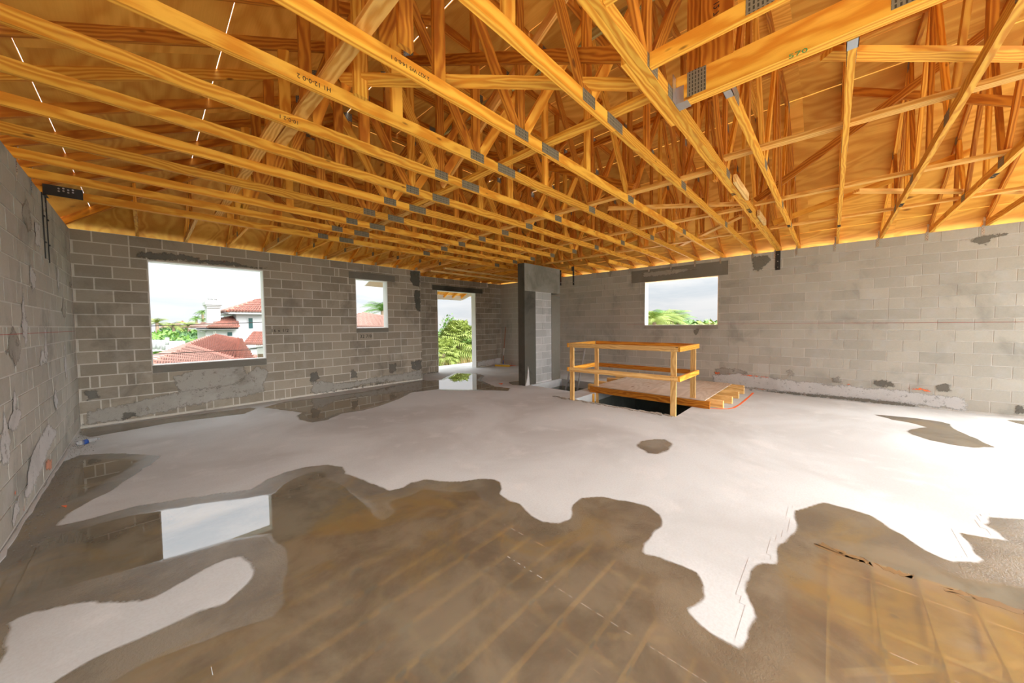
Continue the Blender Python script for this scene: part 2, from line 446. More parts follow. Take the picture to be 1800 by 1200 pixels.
# return of the recess (end of wall_back)
wr = empty('wall_recess_return', (0, 0, 0), kind='structure')
mb = MB(); mb.box((XA-.19, YA+.19, 0), (XA-.001, YD+.2, H)); mb.build('return_face', M_MORT, wr)
def cast(name, parent, q, axis, plane, sgn, m, proud=.004):
    lo, hi = sorted((plane+sgn*proud, plane-sgn*TH+sgn*.002))
    lo3, hi3 = ((q[0], lo, q[2]), (q[1], hi, q[3])) if axis == 'x' else ((lo, q[0], q[2]), (hi, q[1], q[3]))
    return boxo(name, lo3, hi3, m, parent)
cast('lintel', wall_back, LINT_S, 'x', YA, -1, M_CAST)
cast('window_sill', wall_back, SILL_A, 'x', YA, -1, M_CAST, .006)
cast('window_sill', wall_back, SILL_S, 'x', YA, -1, M_CAST, .006)
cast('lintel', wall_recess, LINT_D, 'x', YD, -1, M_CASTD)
cast('lintel', wall_right, LINT_B, 'y', XB, -1, M_CAST)
cast('window_sill', wall_right, SILL_B, 'y', XB, -1, M_SMEAR)

def reveal(name, q, axis, plane, m, door=False, side_m=None):
    """thin lining around a rough opening"""
    t = .012; r0 = empty(name, (0, 0, 0), kind='structure')
    a0, a1, z0, z1 = q; n0, n1 = plane-.001, plane+TH+.03
    def bb(nm, u0, u1, y0, y1, mm):
        lo, hi = ((u0, n0, y0), (u1, n1, y1)) if axis == 'x' else ((n0, u0, y0), (n1, u1, y1))
        boxo(nm, lo, hi, mm, r0)
    bb('side_jamb', a0, a0+t, z0, z1, side_m or m); bb('side_jamb', a1-t, a1, z0, z1, m)
    bb('head_jamb', a0+t, a1-t, z1-t, z1, side_m or m)
    if not door: bb('stool', a0+t, a1-t, z0, z0+t, m)
reveal('window_1', WA, 'x', YA, M_WBUCK)
reveal('window_2', WS, 'x', YA, M_WBUCK)
reveal('door_1', WD, 'x', YD, M_WBUCK, True)
reveal('window_3', WB, 'y', XB, M_WBUCK, side_m=M_WOODB)

def sdist(P, poly):
    """signed distance (inside > 0) of points to a polygon"""
    poly = np.array(poly); n = len(poly); d = np.full(len(P), 1e9); ins = np.zeros(len(P), bool)
    for i in range(n):
        a_, b_ = poly[i], poly[(i+1) % n]; e = b_-a_; w_ = P-a_
        t = np.clip((w_@e)/(e@e+1e-12), 0, 1); d = np.minimum(d, np.hypot(*(w_-t[:, None]*e).T))
        c_ = (a_[1] > P[:, 1]) != (b_[1] > P[:, 1])
        with np.errstate(divide='ignore', invalid='ignore'):
            ins ^= c_ & (P[:, 0] < (b_[0]-a_[0])*(P[:, 1]-a_[1])/(b_[1]-a_[1])+a_[0])
    return np.where(ins, d, -d)
def sstep(x, a_, b_): t = np.clip((x-a_)/(b_-a_), 0, 1); return t*t*(3-2*t)
# cement smears, brushed stains, paint and chalk on the walls
_soft = {}
def soft_of(m):
    """the same cement or paint with a worn, ragged rim"""
    if m.name not in _soft:
        c = m.copy(); c.name = m.name+'_ragged'; n = NT(c.node_tree)
        b = next(x for x in c.node_tree.nodes if x.type == 'BSDF_PRINCIPLED')
        a_ = n.new('ShaderNodeAttribute', attribute_name='rim'); g = n.new('ShaderNodeNewGeometry')
        nz = n.math('ADD', n.math('MULTIPLY', n.noise(g.outputs['Position'], 9, 5, .65), .9), n.math('MULTIPLY', n.noise(g.outputs['Position'], 45, 3, .7), .5))
        n.put(b, 'Alpha', n.maprange(n.math('ADD', a_.outputs['Fac'], n.math('MULTIPLY', n.math('SUBTRACT', nz, .72), 2.2)), .35, .85)); _soft[m.name] = c
    return _soft[m.name]
def blob(name, parent, axis, plane, sgn, pts, m, th=.004, jitter=.012, sub=4, **props):
    """irregular thin patch from an outline in wall coordinates (u, z)"""
    out = []
    n = len(pts)
    for i in range(n):
        (u0, z0), (u1, z1) = pts[i], pts[(i+1) % n]
        for k in range(sub):
            t = k/sub; out.append((u0+(u1-u0)*t+random.gauss(0, jitter), max(.002, z0+(z1-z0)*t+random.gauss(0, jitter*.6))))
    A = np.array(out); a0, b0 = A.min(0)-.05, A.max(0)+.05; b0[1] = min(b0[1], H-.002); a0[1] = max(a0[1], .002)
    st = max(.012, max(b0-a0)/90); nx, ny = int((b0[0]-a0[0])/st)+2, int((b0[1]-a0[1])/st)+2
    X, Y = np.meshgrid(np.linspace(a0[0], b0[0], nx), np.linspace(a0[1], b0[1], ny)); P = np.stack([X.ravel(), Y.ravel()], 1)
    w0 = min(.06, .25*min(b0-a0)); rim = sstep(sdist(P, out), -w0*.6, w0)
    ok = (rim > 0).reshape(ny, nx); cell = ok[:-1, :-1] | ok[1:, :-1] | ok[:-1, 1:] | ok[1:, 1:]
    jj, ii = np.nonzero(cell); q = np.stack([jj*nx+ii, jj*nx+ii+1, (jj+1)*nx+ii+1, (jj+1)*nx+ii], 1)
    used, inv = np.unique(q.ravel(), return_inverse=True); _soft['k'] = _soft.get('k', 0)+1; pp = plane+sgn*(.0022+th+.00013*(_soft['k'] % 17))
    V = [(P[k, 0], pp, P[k, 1]) if axis == 'x' else (pp, P[k, 0], P[k, 1]) for k in used]
    me = bpy.data.meshes.new(name); me.from_pydata(V, [], inv.reshape(-1, 4).tolist())
    me.attributes.new('rim', 'FLOAT', 'POINT').data.foreach_set('value', rim[used].astype(np.float32)); me.update()
    return link(name, me, soft_of(m), parent, **props)
def pxs(pts, axis, plane):
    o = []
    for u, v in pts:
        P = at(u, v, 'y' if axis == 'x' else 'x', plane); o.append((P.x if axis == 'x' else P.y, P.z))
    return o
A_ = ('x', YA, -1); D_ = ('x', YD, -1); B_ = ('y', XB, -1); L_ = ('y', XC, 1)
def patch(parent, w_, px, m, name='cement_patch', **k): return blob(name, parent, *w_, pxs(px, w_[0], w_[1]), m, **k)
patch(wall_back, A_, [(234, 452), (245, 441), (262, 440), (300, 444), (345, 450), (352, 455), (400, 457), (440, 466), (470, 470), (468, 474), (262, 456)], M_SMEARD, 'brushed_stain', th=.001)
patch(wall_back, A_, [(150, 723), (300, 690), (420, 672), (450, 640), (470, 650), (465, 690), (300, 722), (150, 750)], M_SMEAR, th=.003)
patch(wall_back, A_, [(300, 662), (350, 645), (430, 640), (440, 660), (400, 685), (350, 710), (320, 700)], M_SMEAR, th=.002)
patch(wall_back, A_, [(548, 668), (610, 672), (660, 662), (742, 648), (743, 666), (640, 676), (560, 694), (545, 690)], M_SMEAR, th=.004)
patch(wall_back, A_, [(546, 655), (558, 650), (562, 665), (550, 676), (541, 668)], M_SMEARD, th=.003)
patch(wall_back, A_, [(614, 652), (622, 646), (628, 655), (628, 664), (615, 666)], M_SMEARD, th=.003)
patch(wall_back, A_, [(683, 640), (696, 636), (697, 652), (690, 658), (683, 654)], M_SMEARD, th=.003)
patch(wall_back, A_, [(722, 635), (741, 632), (742, 650), (730, 652), (723, 648)], M_SMEARD, th=.003)
patch(wall_back, A_, [(720, 474), (738, 477), (739, 506), (726, 502), (718, 490)], M_CASTD, 'wet_cement_patch', th=.002)
patch(wall_back, A_, [(728, 509), (739, 510), (740, 550), (733, 548), (728, 540)], M_CASTD, 'wet_cement_patch', th=.002)
patch(wall_back, A_, [(212, 726), (240, 720), (244, 733), (215, 738)], M_SMEARD, th=.003)
patch(wall_back, A_, [(148, 685), (174, 683), (177, 700), (150, 706)], M_SMEARD, th=.002)
for q in ([(348, 454), (356, 457), (349, 458)], [(375, 456), (384, 459), (377, 461)], [(392, 456), (399, 462), (391, 462)]):
    patch(wall_back, A_, q, M_REDLINE, 'red_brush_mark', th=.0015, jitter=.006)
patch(wall_recess, D_, [(838, 636), (880, 627), (880, 641), (838, 645)], M_SMEARL, th=.002)
blob('damp_base', wall_back, *A_, [(XC+.01, .003), (XA-.01, .003), (XA-.01, .05), (3.0, .08), (1.5, .045), (XC+.01, .06)], M_SMEARD, th=.001)
blob('damp_base', wall_recess, *D_, [(XA+.01, .003), (WD[0]-.01, .003), (WD[0]-.01, .05), (XA+.01, .05)], M_SMEARD, th=.001)
for k_ in range(16):                        # lime bloom on the left wall
    y_, z_ = random.uniform(4.4, 8.6), random.uniform(.3, 2.9); sx_, sz_ = random.uniform(.08, .3), random.uniform(.06, .25)
    blob('lime_bloom', wall_left, *L_, [(y_-sx_, z_), (y_, z_-sz_), (y_+sx_, z_), (y_, z_+sz_*1.5)], M_SMEARL if k_ % 3 else M_SMEAR, th=.0008, jitter=.03)
# right wall
patch(wall_right, B_, [(1252, 657), (1300, 655), (1400, 668), (1560, 682), (1700, 698), (1705, 724), (1600, 712), (1420, 694), (1300, 681), (1253, 673)], M_SMEARL, th=.006)
patch(wall_right, B_, [(1254, 648), (1275, 645), (1310, 650), (1320, 660), (1260, 660)], M_SMEAR, th=.004)
patch(wall_right, B_, [(1532, 669), (1545, 665), (1560, 668), (1575, 676), (1572, 681), (1540, 680)], M_SMEARD, th=.006)
patch(wall_right, B_, [(1644, 676), (1658, 671), (1672, 676), (1674, 688), (1648, 690)], M_SMEARD, th=.006)
patch(wall_right, B_, [(1462, 665), (1475, 660), (1483, 668), (1480, 674), (1465, 674)], M_SMEAR, th=.005)
patch(wall_right, B_, [(1381, 650), (1395, 646), (1398, 660), (1384, 664)], M_SMEAR, th=.004)
patch(wall_right, B_, [(1783, 710), (1800, 711), (1806, 727), (1782, 728)], M_SMEARD, th=.003)
patch(wall_right, B_, [(1320, 451), (1350, 447), (1357, 457), (1335, 478), (1322, 476)], M_CAST, 'wet_cement_patch', th=.002)
patch(wall_right, B_, [(1690, 422), (1750, 408), (1775, 410), (1740, 425), (1735, 432)], M_CAST, 'damp_streak', th=.001)
patch(wall_right, B_, [(1215, 577), (1232, 577), (1228, 590), (1221, 591)], M_CAST, 'damp_streak', th=.001)
patch(wall_right, B_, [(1128, 478), (1200, 470), (1225, 474), (1180, 484), (1130, 488)], M_SMEAR, 'cement_patch', th=.006)
for q, m_ in (([(1255, 653), (1267, 652), (1267, 658), (1257, 658)], M_ORANGE), ([(1276, 656), (1284, 656), (1284, 659)], M_ORANGE),
              ([(1302, 657), (1352, 662), (1352, 665), (1300, 660)], M_ORANGE), ([(1275, 662), (1312, 665), (1305, 667)], M_ORANGEF),
              ([(1378, 667), (1425, 671), (1420, 674)], M_ORANGEF), ([(1486, 674), (1500, 675), (1490, 677)], M_ORANGE),
              ([(1580, 682), (1620, 681), (1642, 687), (1640, 690), (1600, 684)], M_ORANGE), ([(1648, 688), (1662, 690), (1655, 693)], M_ORANGE),
              ([(1670, 698), (1695, 701), (1680, 704)], M_ORANGEF), ([(1480, 683), (1512, 685), (1500, 688)], M_ORANGEF), ([(1310, 680), (1375, 685), (1340, 686)], M_ORANGEF)):
    patch(wall_right, B_, q, m_, 'paint_mark', th=.0015 if m_ is M_ORANGEF else .009, jitter=.008)
blob('cement_fillet', wall_right, *B_, pxs([(1298, 680), (1330, 684), (1420, 690), (1500, 697), (1560, 703), (1600, 709), (1640, 716), (1560, 713), (1450, 704), (1330, 690)], 'y', XB), M_SMEARD, th=.05, jitter=.01)
for wl, w_, a0, a1 in ((wall_right, B_, -2.4, 4.4), (wall_left, L_, 4.2, 8.7)):
    mb = MB(); pl = w_[1]; s_ = w_[2]
    lo, hi = sorted((pl+s_*.0025, pl+s_*.0035)); mb.box((lo, a0, 1.562), (hi, a1, 1.568)); mb.build('chalk_line', M_REDLINE, wl)
# left wall
patch(wall_left, L_, [(40, 870), (52, 800), (85, 740), (100, 760), (60, 850), (45, 890)], M_SMEARL, th=.003, jitter=.02)
patch(wall_left, L_, [(16, 920), (24, 880), (32, 872), (34, 900), (22, 928)], M_SMEARL, th=.003)
patch(wall_left, L_, [(77, 812), (90, 802), (90, 825), (78, 830)], M_ORANGEF, 'paint_mark', th=.004)
patch(wall_left, L_, [(23, 862), (26, 858), (27, 872), (24, 876)], M_ORANGE, 'paint_mark', th=.002, jitter=.01)
patch(wall_left, L_, [(38, 893), (42, 886), (42, 896), (39, 902)], M_ORANGE, 'paint_mark', th=.002, jitter=.01)
patch(wall_back, A_, [(144, 716), (147, 715), (147, 723), (144, 723)], M_ORANGE, 'paint_mark', th=.006, jitter=.004)
patch(wall_left, L_, [(58, 380), (70, 400), (72, 440), (60, 430)], M_SMEARL, 'mortar_smear', th=.002, jitter=.02)
# pencilled notes on the block
def text(name, body, size, loc, x, y, m, parent, ext=.0006, bold=.0):
    cu = bpy.data.curves.new(name, 'FONT'); cu.body = body; cu.size = size; cu.extrude = ext; cu.offset = bold
    cu.align_x = 'CENTER'; cu.align_y = 'CENTER'; cu.materials.append(m); cu.resolution_u = 2
    o = bpy.data.objects.new(name, cu); C.objects.link(o)
    x, y = Vector(x), Vector(y); mm = Matrix((x, y, x.cross(y))).transposed().to_4x4(); mm.translation = Vector(loc); o.matrix_world = mm
    dg = bpy.context.evaluated_depsgraph_get(); me = bpy.data.meshes.new_from_object(o.evaluated_get(dg))
    o2 = bpy.data.objects.new(name, me); C.objects.link(o2); o2.matrix_world = mm
    bpy.data.objects.remove(o); bpy.data.curves.remove(cu); o = o2
    if parent is not None: o.parent = parent; o.matrix_parent_inverse = Matrix.Translation(-Vector(parent.location))
    return o
P = at(643, 591, 'y', YA); text('pencil_note', '32 7/8', .12, (P.x, YA-.004, P.z), (1, 0, 0), (0, 0, 1), M_INK, wall_back)
P = at(492, 581, 'y', YA); text('pencil_note', '16 x 1/2', .10, (P.x, YA-.004, P.z), (1, 0, 0), (0, 0, 1), M_INK, wall_back)

# ------------------------------------------------------------------ floor
fl = empty('floor', (0, 0, 0), kind='structure')
O1 = (6.17, 9.35, 1.92, 3.98); O2 = (6.85, 8.25, 4.42, 5.74)
FX0, FX1, FY0, FY1 = XC-1.2, XB+.25, YF-1.6, YD+1.5
recs = [(FX0, FX1, FY0, FY1)]
for h_ in (O1, O2): recs = [q for c_ in recs for q in subtract(c_, h_)]
mb = MB()
for q in recs: mb.box((q[0], q[2], -.2), (q[1], q[3], 0.0))
mb.build('slab', M_FLOOR, fl)
# walls of the stair shaft below the slab and the storey below
sh = MB()
for o_ in (O1, O2):
    x0, x1, y0, y1 = o_
    sh.box((x0-.2, y0-.2, -3.2), (x0-.001, y1+.2, -.2)); sh.box((x1+.001, y0-.2, -3.2), (x1+.2, y1+.2, -.2))
    sh.box((x0, y0-.2, -3.2), (x1, y0-.001, -.2)); sh.box((x0, y1+.001, -3.2), (x1, y1+.2 if o_ is O1 else y1+.2, -.2))
sh.box((5.8, 1.5, -3.3), (9.7, 6.1, -3.2))
sh.build('stair_shaft', M_SHAFT, fl)
st = MB()
for i in range(12): st.box((6.9, 2.2, -.6-.19*i-.25), (7.4+.22*i, 3.9, -.6-.19*i))
st.build('stair_flight', M_SHAFT, fl)
# broken edge of the pour along the opening
mb = MB()
for i in range(34):
    y = 4.45-2.45*i/33; x = 6.13+random.uniform(-.06, .03) - .12*math.sin(math.pi*min(1, max(0, (y-2.0)/2.4)))*0
    s_ = random.uniform(.02, .06)
    mb.prism([(x-s_, y-s_*1.2), (x+s_*.7, y-s_), (x+s_, y+s_*.8), (x-s_*.6, y+s_*1.3)], 'z', .0005, random.uniform(.003, .012))
mb.build('rough_pour_edge', M_SMEAR, fl, kind='stuff')

def line_strip(pts, width, z0, z1):
    mb = MB(); n = len(pts)
    L, Rr = [], []
    for i, q in enumerate(pts):
        a_ = Vector(pts[max(0, i-1)][:2]); b_ = Vector(pts[min(n-1, i+1)][:2]); d = (b_-a_).normalized(); nn = Vector((-d.y, d.x))
        ww = width*(1+random.uniform(-.3, .3))/2
        L.append((q[0]+nn.x*ww, q[1]+nn.y*ww)); Rr.append((q[0]-nn.x*ww, q[1]-nn.y*ww))
    mb.prism(L+Rr[::-1], 'z', z0, z1)
    return mb
def fpx(pts): return [tuple(at(u, v, 'z', 0)[:2]) for u, v in pts]
arc = fpx([(1222, 713), (1232, 716), (1245, 717.5), (1262, 718.5), (1280, 718.5), (1290, 716.5), (1300, 711), (1310, 703), (1318, 696), (1324, 690)])
line_strip(arc, .035, .001, .003).build('spray_line', M_ORANGE, fl)
for q in ([(108, 889), (118, 888), (116, 892)], [(876, 674), (884, 673), (882, 676)], [(884, 641), (898, 640), (908, 643), (890, 643.5)], [(916, 668), (922, 652), (923, 659), (918, 675)]):
    mb = MB(); mb.prism(fpx(q), 'z', .001, .003); mb.build('spray_mark', M_ORANGE, fl)
for q in ([(1535, 708), (1560, 711), (1570, 715), (1540, 711)],):
    pass

# puddles: shallow sheets of standing water on the slab, with a damp rim (attributes wet, deep)
def puddle(name, label, outer, islands=(), z=.0012, step=.03, soft=.035, film=.22, rough=(), margin=.12, deepall=None, group=None):
    allp = np.array(outer)
    x0, y0 = allp.min(0)-margin; x1, y1 = allp.max(0)+margin
    x0, y0, x1, y1 = max(x0, XC+.002), max(y0, YF-1), min(x1, XB-.01), min(y1, YD-.002)
    nx, ny = int((x1-x0)/step)+2, int((y1-y0)/step)+2
    gx, gy = np.linspace(x0, x1, nx), np.linspace(y0, y1, ny)
    X, Y = np.meshgrid(gx, gy); P = np.stack([X.ravel(), Y.ravel()], 1)
    rag = .006*np.sin(P[:, 0]*19+2*np.sin(P[:, 1]*11))+.005*np.sin(P[:, 1]*23+2*np.sin(P[:, 0]*13))
    d = sdist(P, outer)
    for isl in islands: d = np.minimum(d, -sdist(P, isl))
    d = d+rag
    wet = sstep(d, -soft, soft)
    deep = sstep(d, film*.5, film*1.3) if deepall is None else np.full(len(P), deepall)*sstep(d, 0, .05)
    for poly, amt, sft in rough: deep = deep*(1-amt*sstep(sdist(P, poly), -sft, sft))
    ok = wet.reshape(ny, nx) > 0.0
    notA = ~((P[:, 1] > YA-.003) & (P[:, 0] < XA+.003)).reshape(ny, nx)
    for h_ in (O1, O2):
        notA &= ~((X > h_[0]-.02) & (X < h_[1]+.02) & (Y > h_[2]-.02) & (Y < h_[3]+.02))
    cell = (ok[:-1, :-1] | ok[1:, :-1] | ok[:-1, 1:] | ok[1:, 1:]) & notA[:-1, :-1] & notA[1:, :-1] & notA[:-1, 1:] & notA[1:, 1:]
    jj, ii = np.nonzero(cell)
    q = np.stack([jj*nx+ii, jj*nx+ii+1, (jj+1)*nx+ii+1, (jj+1)*nx+ii], 1)
    used, inv = np.unique(q.ravel(), return_inverse=True)
    V = np.concatenate([P[used], np.full((len(used), 1), z)], 1)
    me = bpy.data.meshes.new(name); me.from_pydata(V.tolist(), [], inv.reshape(-1, 4).tolist())
    for nm, arr in (('wet', wet), ('deep', deep)):
        at_ = me.attributes.new(nm, 'FLOAT', 'POINT'); at_.data.foreach_set('value', arr[used].astype(np.float32))
    me.update()
    o = link(name, me, M_FLOOR); o['label'] = label; o['category'] = 'puddle'
    if group: o['group'] = group
    return o
MAIN = [(1560, 3000), (-900, 1500), (-500, 1250), (-60, 1010), (2, 965), (40, 905), (75, 850), (100, 815), (140, 800), (200, 796), (285, 800), (262, 818), (225, 842), (190, 866), (150, 885), (118, 905), (100, 925),
        (170, 908), (240, 889), (290, 881), (370, 869), (440, 860), (456, 852), (470, 842), (500, 830), (545, 819), (575, 817), (603, 820), (607, 832),
        (640, 843), (665, 855), (685, 861), (708, 858), (722, 848), (745, 843), (780, 846), (810, 847), (840, 841), (868, 843), (881, 847), (879, 868), (893, 879), (915, 886),
        (935, 905), (955, 918), (985, 920), (1002, 912), (1008, 888), (1022, 874), (1060, 874), (1100, 880), (1140, 890), (1160, 905), (1162, 925), (1148, 938), (1132, 958), (1131, 972),
        (1160, 980), (1190, 991), (1225, 1008), (1241, 1028), (1238, 1048), (1205, 1072), (1235, 1098), (1270, 1125), (1302, 1141), (1318, 1120), (1324, 1085), (1311, 1040), (1318, 1003), (1332, 991), (1360, 990),
        (1368, 965), (1378, 948), (1400, 937), (1397, 912), (1398, 897), (1428, 889), (1450, 884), (1490, 893), (1530, 906), (1560, 925), (1595, 945), (1630, 970), (1670, 985), (1715, 988), (1728, 984),
        (1712, 968), (1700, 952), (1690, 937), (1725, 942), (1776, 952), (1755, 936), (1730, 922), (1742, 910), (1770, 910), (1830, 915), (2100, 1000), (2600, 1500)]
ISL = [(-200, 1300), (-60, 1200), (0, 1165), (20, 1140), (8, 1120), (21, 1092), (60, 1075), (104, 1067), (167, 1057), (208, 1061), (250, 1056), (271, 1050), (325, 1021), (350, 1006), (375, 992), (400, 982), (420, 979), (442, 987), (446, 1004),
       (438, 1022), (425, 1035), (396, 1060), (354, 1072), (283, 1105), (208, 1138), (146, 1168), (92, 1199), (20, 1260), (-60, 1340)]
ISL2 = [(180, 862), (225, 850), (260, 838), (250, 850), (200, 872)]
def near_floor(pts):
    out = []
    for u, v in pts:
        d = fw + rt*((u-CX)/FP) - upv*((v-CY)/FP)
        t = -CH/d.z if d.z < -1e-3 else 50
        out.append((d.x*t, d.y*t))
    return out
MAINW = near_floor(MAIN)
RG = [(near_floor([(150, 905), (290, 885), (470, 850), (560, 822), (500, 850), (480, 868), (390, 878), (290, 893), (180, 915)]), .9, .05),
      (near_floor([(0, 1090), (150, 1020), (290, 985), (400, 952), (470, 940), (490, 980), (500, 1060), (480, 1085), (400, 1110), (250, 1165), (100, 1260), (-100, 1300)]), .95, .06),
      (near_floor([(600, 840), (660, 858), (700, 900), (670, 918), (630, 870)]), .75, .12),
      (near_floor([(720, 900), (790, 905), (780, 945), (720, 955)]), .5, .1),
      (near_floor([(1860, 880), (1860, 1050), (1600, 1000), (1390, 930), (1400, 880), (1600, 860)]), .5, .3),
      (near_floor([(640, 835), (1400, 860), (1400, 960), (1250, 1060), (1000, 930), (800, 870), (640, 860)]), .45, .3)]
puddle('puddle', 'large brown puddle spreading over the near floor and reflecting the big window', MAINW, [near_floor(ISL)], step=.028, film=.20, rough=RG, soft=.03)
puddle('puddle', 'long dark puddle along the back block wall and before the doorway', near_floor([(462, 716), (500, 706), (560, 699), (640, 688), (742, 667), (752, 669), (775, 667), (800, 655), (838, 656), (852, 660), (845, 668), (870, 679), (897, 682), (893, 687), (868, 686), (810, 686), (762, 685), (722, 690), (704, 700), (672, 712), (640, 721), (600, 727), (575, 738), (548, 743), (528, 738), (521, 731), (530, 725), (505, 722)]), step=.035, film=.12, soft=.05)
puddle('puddle', 'small dark damp spot alone on the dry floor in front of the guard railing', near_floor([(1118, 782), (1128, 775), (1150, 772), (1170, 772), (1182, 780), (1176, 790), (1158, 798), (1138, 796), (1127, 789)]), step=.02, deepall=.35, soft=.06)
puddle('puddle', 'thin grey puddle with a pointed tail near the right block wall', near_floor([(1533, 728), (1570, 731), (1610, 735), (1655, 741), (1668, 745), (1676, 753), (1700, 764), (1730, 777), (1749, 786), (1712, 787), (1675, 782), (1635, 774), (1605, 764), (1592, 757), (1612, 752), (1630, 751), (1600, 743), (1570, 738)]), step=.025, deepall=.3, soft=.03)
puddle('puddle', 'sliver of puddle cut by the right edge of the picture', near_floor([(1768, 738), (1800, 739), (1850, 745), (1850, 752), (1795, 746)]), step=.025, film=.1, soft=.02)
puddle('puddle', 'small round puddle at the foot of the block pier', near_floor([(893, 672), (905, 670), (920, 669), (924, 674), (915, 677), (900, 676)]), step=.02, film=.08, soft=.02)
puddle('puddle', 'narrow damp strip on the floor under the big window', near_floor([(143, 754), (300, 734), (440, 716), (452, 718), (430, 727), (300, 743), (160, 768), (140, 764)]), step=.03, deepall=.1, soft=.06, z=.0006)
# rusty scrapes under the water on the right
for k, q in enumerate(([(1428, 957), (1445, 955), (1500, 982), (1527, 992), (1470, 974)], [(1463, 965), (1520, 980), (1528, 992), (1490, 980)], [(1535, 988), (1580, 1003), (1605, 1012), (1600, 1018), (1560, 1005)], [(1660, 1030), (1700, 1042), (1698, 1052), (1665, 1040)], [(1712, 1045), (1800, 1072), (1800, 1080), (1715, 1055)])):
    w_q = near_floor(q); ragq = []
    for i_ in range(len(w_q)):
        p_, n_ = Vector(w_q[i_]), Vector(w_q[(i_+1) % len(w_q)])
        for t_ in (0, .17, .33, .5, .67, .83): e_ = p_.lerp(n_, t_); ragq.append((e_.x+random.gauss(0, .012), e_.y+random.gauss(0, .012)))
    mb = MB(); mb.prism(ragq, 'z', .0014, .0020); mb.build('rust_scrape', M_RUST, fl)

# mortar crumbs along the left wall
mb = MB()
for i in range(420):
    y = 4.2+random.random()**.8*4.3; x = XC+.02+abs(random.gauss(0, .10)); s_ = random.uniform(.0015, .004)
    mb.prism([(x-s_, y-s_), (x+s_, y-s_*.6), (x+s_*.5, y+s_), (x-s_*.8, y+s_*.7)], 'z', .002, .004+s_*.8)
mb.build('mortar_crumbs', M_SMEARD, None, kind='stuff', label='mortar crumbs and grit scattered along the foot of the left wall', category='rubble')

pts = [(XC+.012+random.uniform(0, .012), 4.0+.12*i) for i in range(32)]
line_strip(pts, .022, .002, .012).build('efflorescence_line', M_SMEARL, fl)

# ------------------------------------------------------------------ pier between the rooms
pier = empty('block_pier', (6.7, 5.8, 0), label='tall concrete block pier with smooth cast corners standing beside the floor opening', category='pillar')
PX0, PX1, PY0, PY1 = 6.7, 8.27, 5.8, 6.02
def zs(u0, u1, z0, z1, m, nm, dy=0): return boxo(nm, (u0, PY0-dy, z0), (u1, PY1+dy, z1), m, pier)
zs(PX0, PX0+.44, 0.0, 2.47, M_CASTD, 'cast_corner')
zs(PX1-.42, PX1, -.12, 2.40, M_CAST, 'cast_corner', .004)
zs(PX0, PX1, 2.47, H, M_TIE, 'tie_beam')
zs(PX0+.44, PX1-.42, -.3, 2.47, M_MORTP, 'mortar_core', -.006)
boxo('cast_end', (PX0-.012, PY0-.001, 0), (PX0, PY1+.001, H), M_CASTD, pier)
zs(PX0+.9, PX1, -.6, -.12, M_SHAFT, 'footing', -.002)
for i in range(12):
    z0 = .03+.203*i; ph = .0 if i % 2 else .2
    u = PX0+.44
    cuts = [0, .28, .71] if i % 2 else [0, .47, .71]
    for c0, c1 in zip(cuts[:-1], cuts[1:]):
        boxo('block', (u+c0+.010, PY0+.001*random.random(), z0+.006), (u+c1-.006, PY0+.03, z0+.197), M_BLOCKP, pier)
mb = MB(); mb.prism([(6.69, 0), (6.85, 0), (6.83, .35), (6.80, .5), (6.76, .2)], 'y', PY0-.02, PY0); mb.build('broken_plaster', M_SMEARL, pier)

# ------------------------------------------------------------------ roof: facets and plywood
Z0 = 3.38; SL = .5; ZF = 4.88
def clip(poly, cond):
    """clip polygon (list of (x,y)) by half-plane a*x+b*y<=c"""
    a_, b_, c_ = cond; out = []
    for i in range(len(poly)):
        p_, q_ = poly[i], poly[(i+1) % len(poly)]
        dp, dq = a_*p_[0]+b_*p_[1]-c_, a_*q_[0]+b_*q_[1]-c_
        if dp <= 1e-9: out.append(p_)
        if (dp < -1e-9 and dq > 1e-9) or (dp > 1e-9 and dq < -1e-9):
            t = dp/(dp-dq); out.append((p_[0]+(q_[0]-p_[0])*t, p_[1]+(q_[1]-p_[1])*t))
    return out
ceil = empty('ceiling', (0, 0, 0), kind='structure')
OH = 1.42                                 # eave, horizontal overhang distance past z0 line
zL = lambda x, y: Z0+SL*(x-XC)
zR = lambda x, y: Z0+SL*(XB-x)
zA = lambda x, y: Z0+SL*(YA-y)
zD = lambda x, y: Z0+SL*(YD-y)
zT = lambda x, y: ZF
YE = YF-.3
def facet(zf, conds, bx, by, gx=.004, gy=.0002, m=M_PLY, joggle=None, name='plywood_panel'):
    n = 0
    for i in range(len(bx)-1):
        off = (joggle[i % 2] if joggle else 0)
        for j in range(-1, len(by)-1):
            y0 = (by[j] if j >= 0 else by[0]-(by[1]-by[0]))+off; y1 = by[j+1]+off
            y0c, y1c = max(y0, by[0]), min(y1, by[-1])
            if y1c-y0c < .03: continue
            x0, x1 = bx[i], bx[i+1]
            ggx = gx*random.choice((.6, 1, 1, 1.4)) if gx else 0
            poly = [(x0+ggx/2, y0c+gy/2), (x1-ggx/2, y0c+gy/2), (x1-ggx/2, y1c-gy/2), (x0+ggx/2, y1c-gy/2)]
            for c_ in conds: poly = clip(poly, c_) if poly else poly
            if len(poly) < 3: continue
            ar = abs(sum(poly[k][0]*poly[(k+1) % len(poly)][1]-poly[(k+1) % len(poly)][0]*poly[k][1] for k in range(len(poly))))/2
            if ar < .01: continue
            nn = len(poly)
            v = [(x, y, zf(x, y)) for x, y in poly]+[(x, y, zf(x, y)+.014) for x, y in poly]
            f = [tuple(range(nn)), tuple(range(nn, 2*nn))[::-1]]+[(k, nn+k, nn+(k+1) % nn, (k+1) % nn) for k in range(nn)]
            link(name, mesh(name, v, f), m, ceil); n += 1
    return n
ys = [YE+2.44*k for k in range(8)]
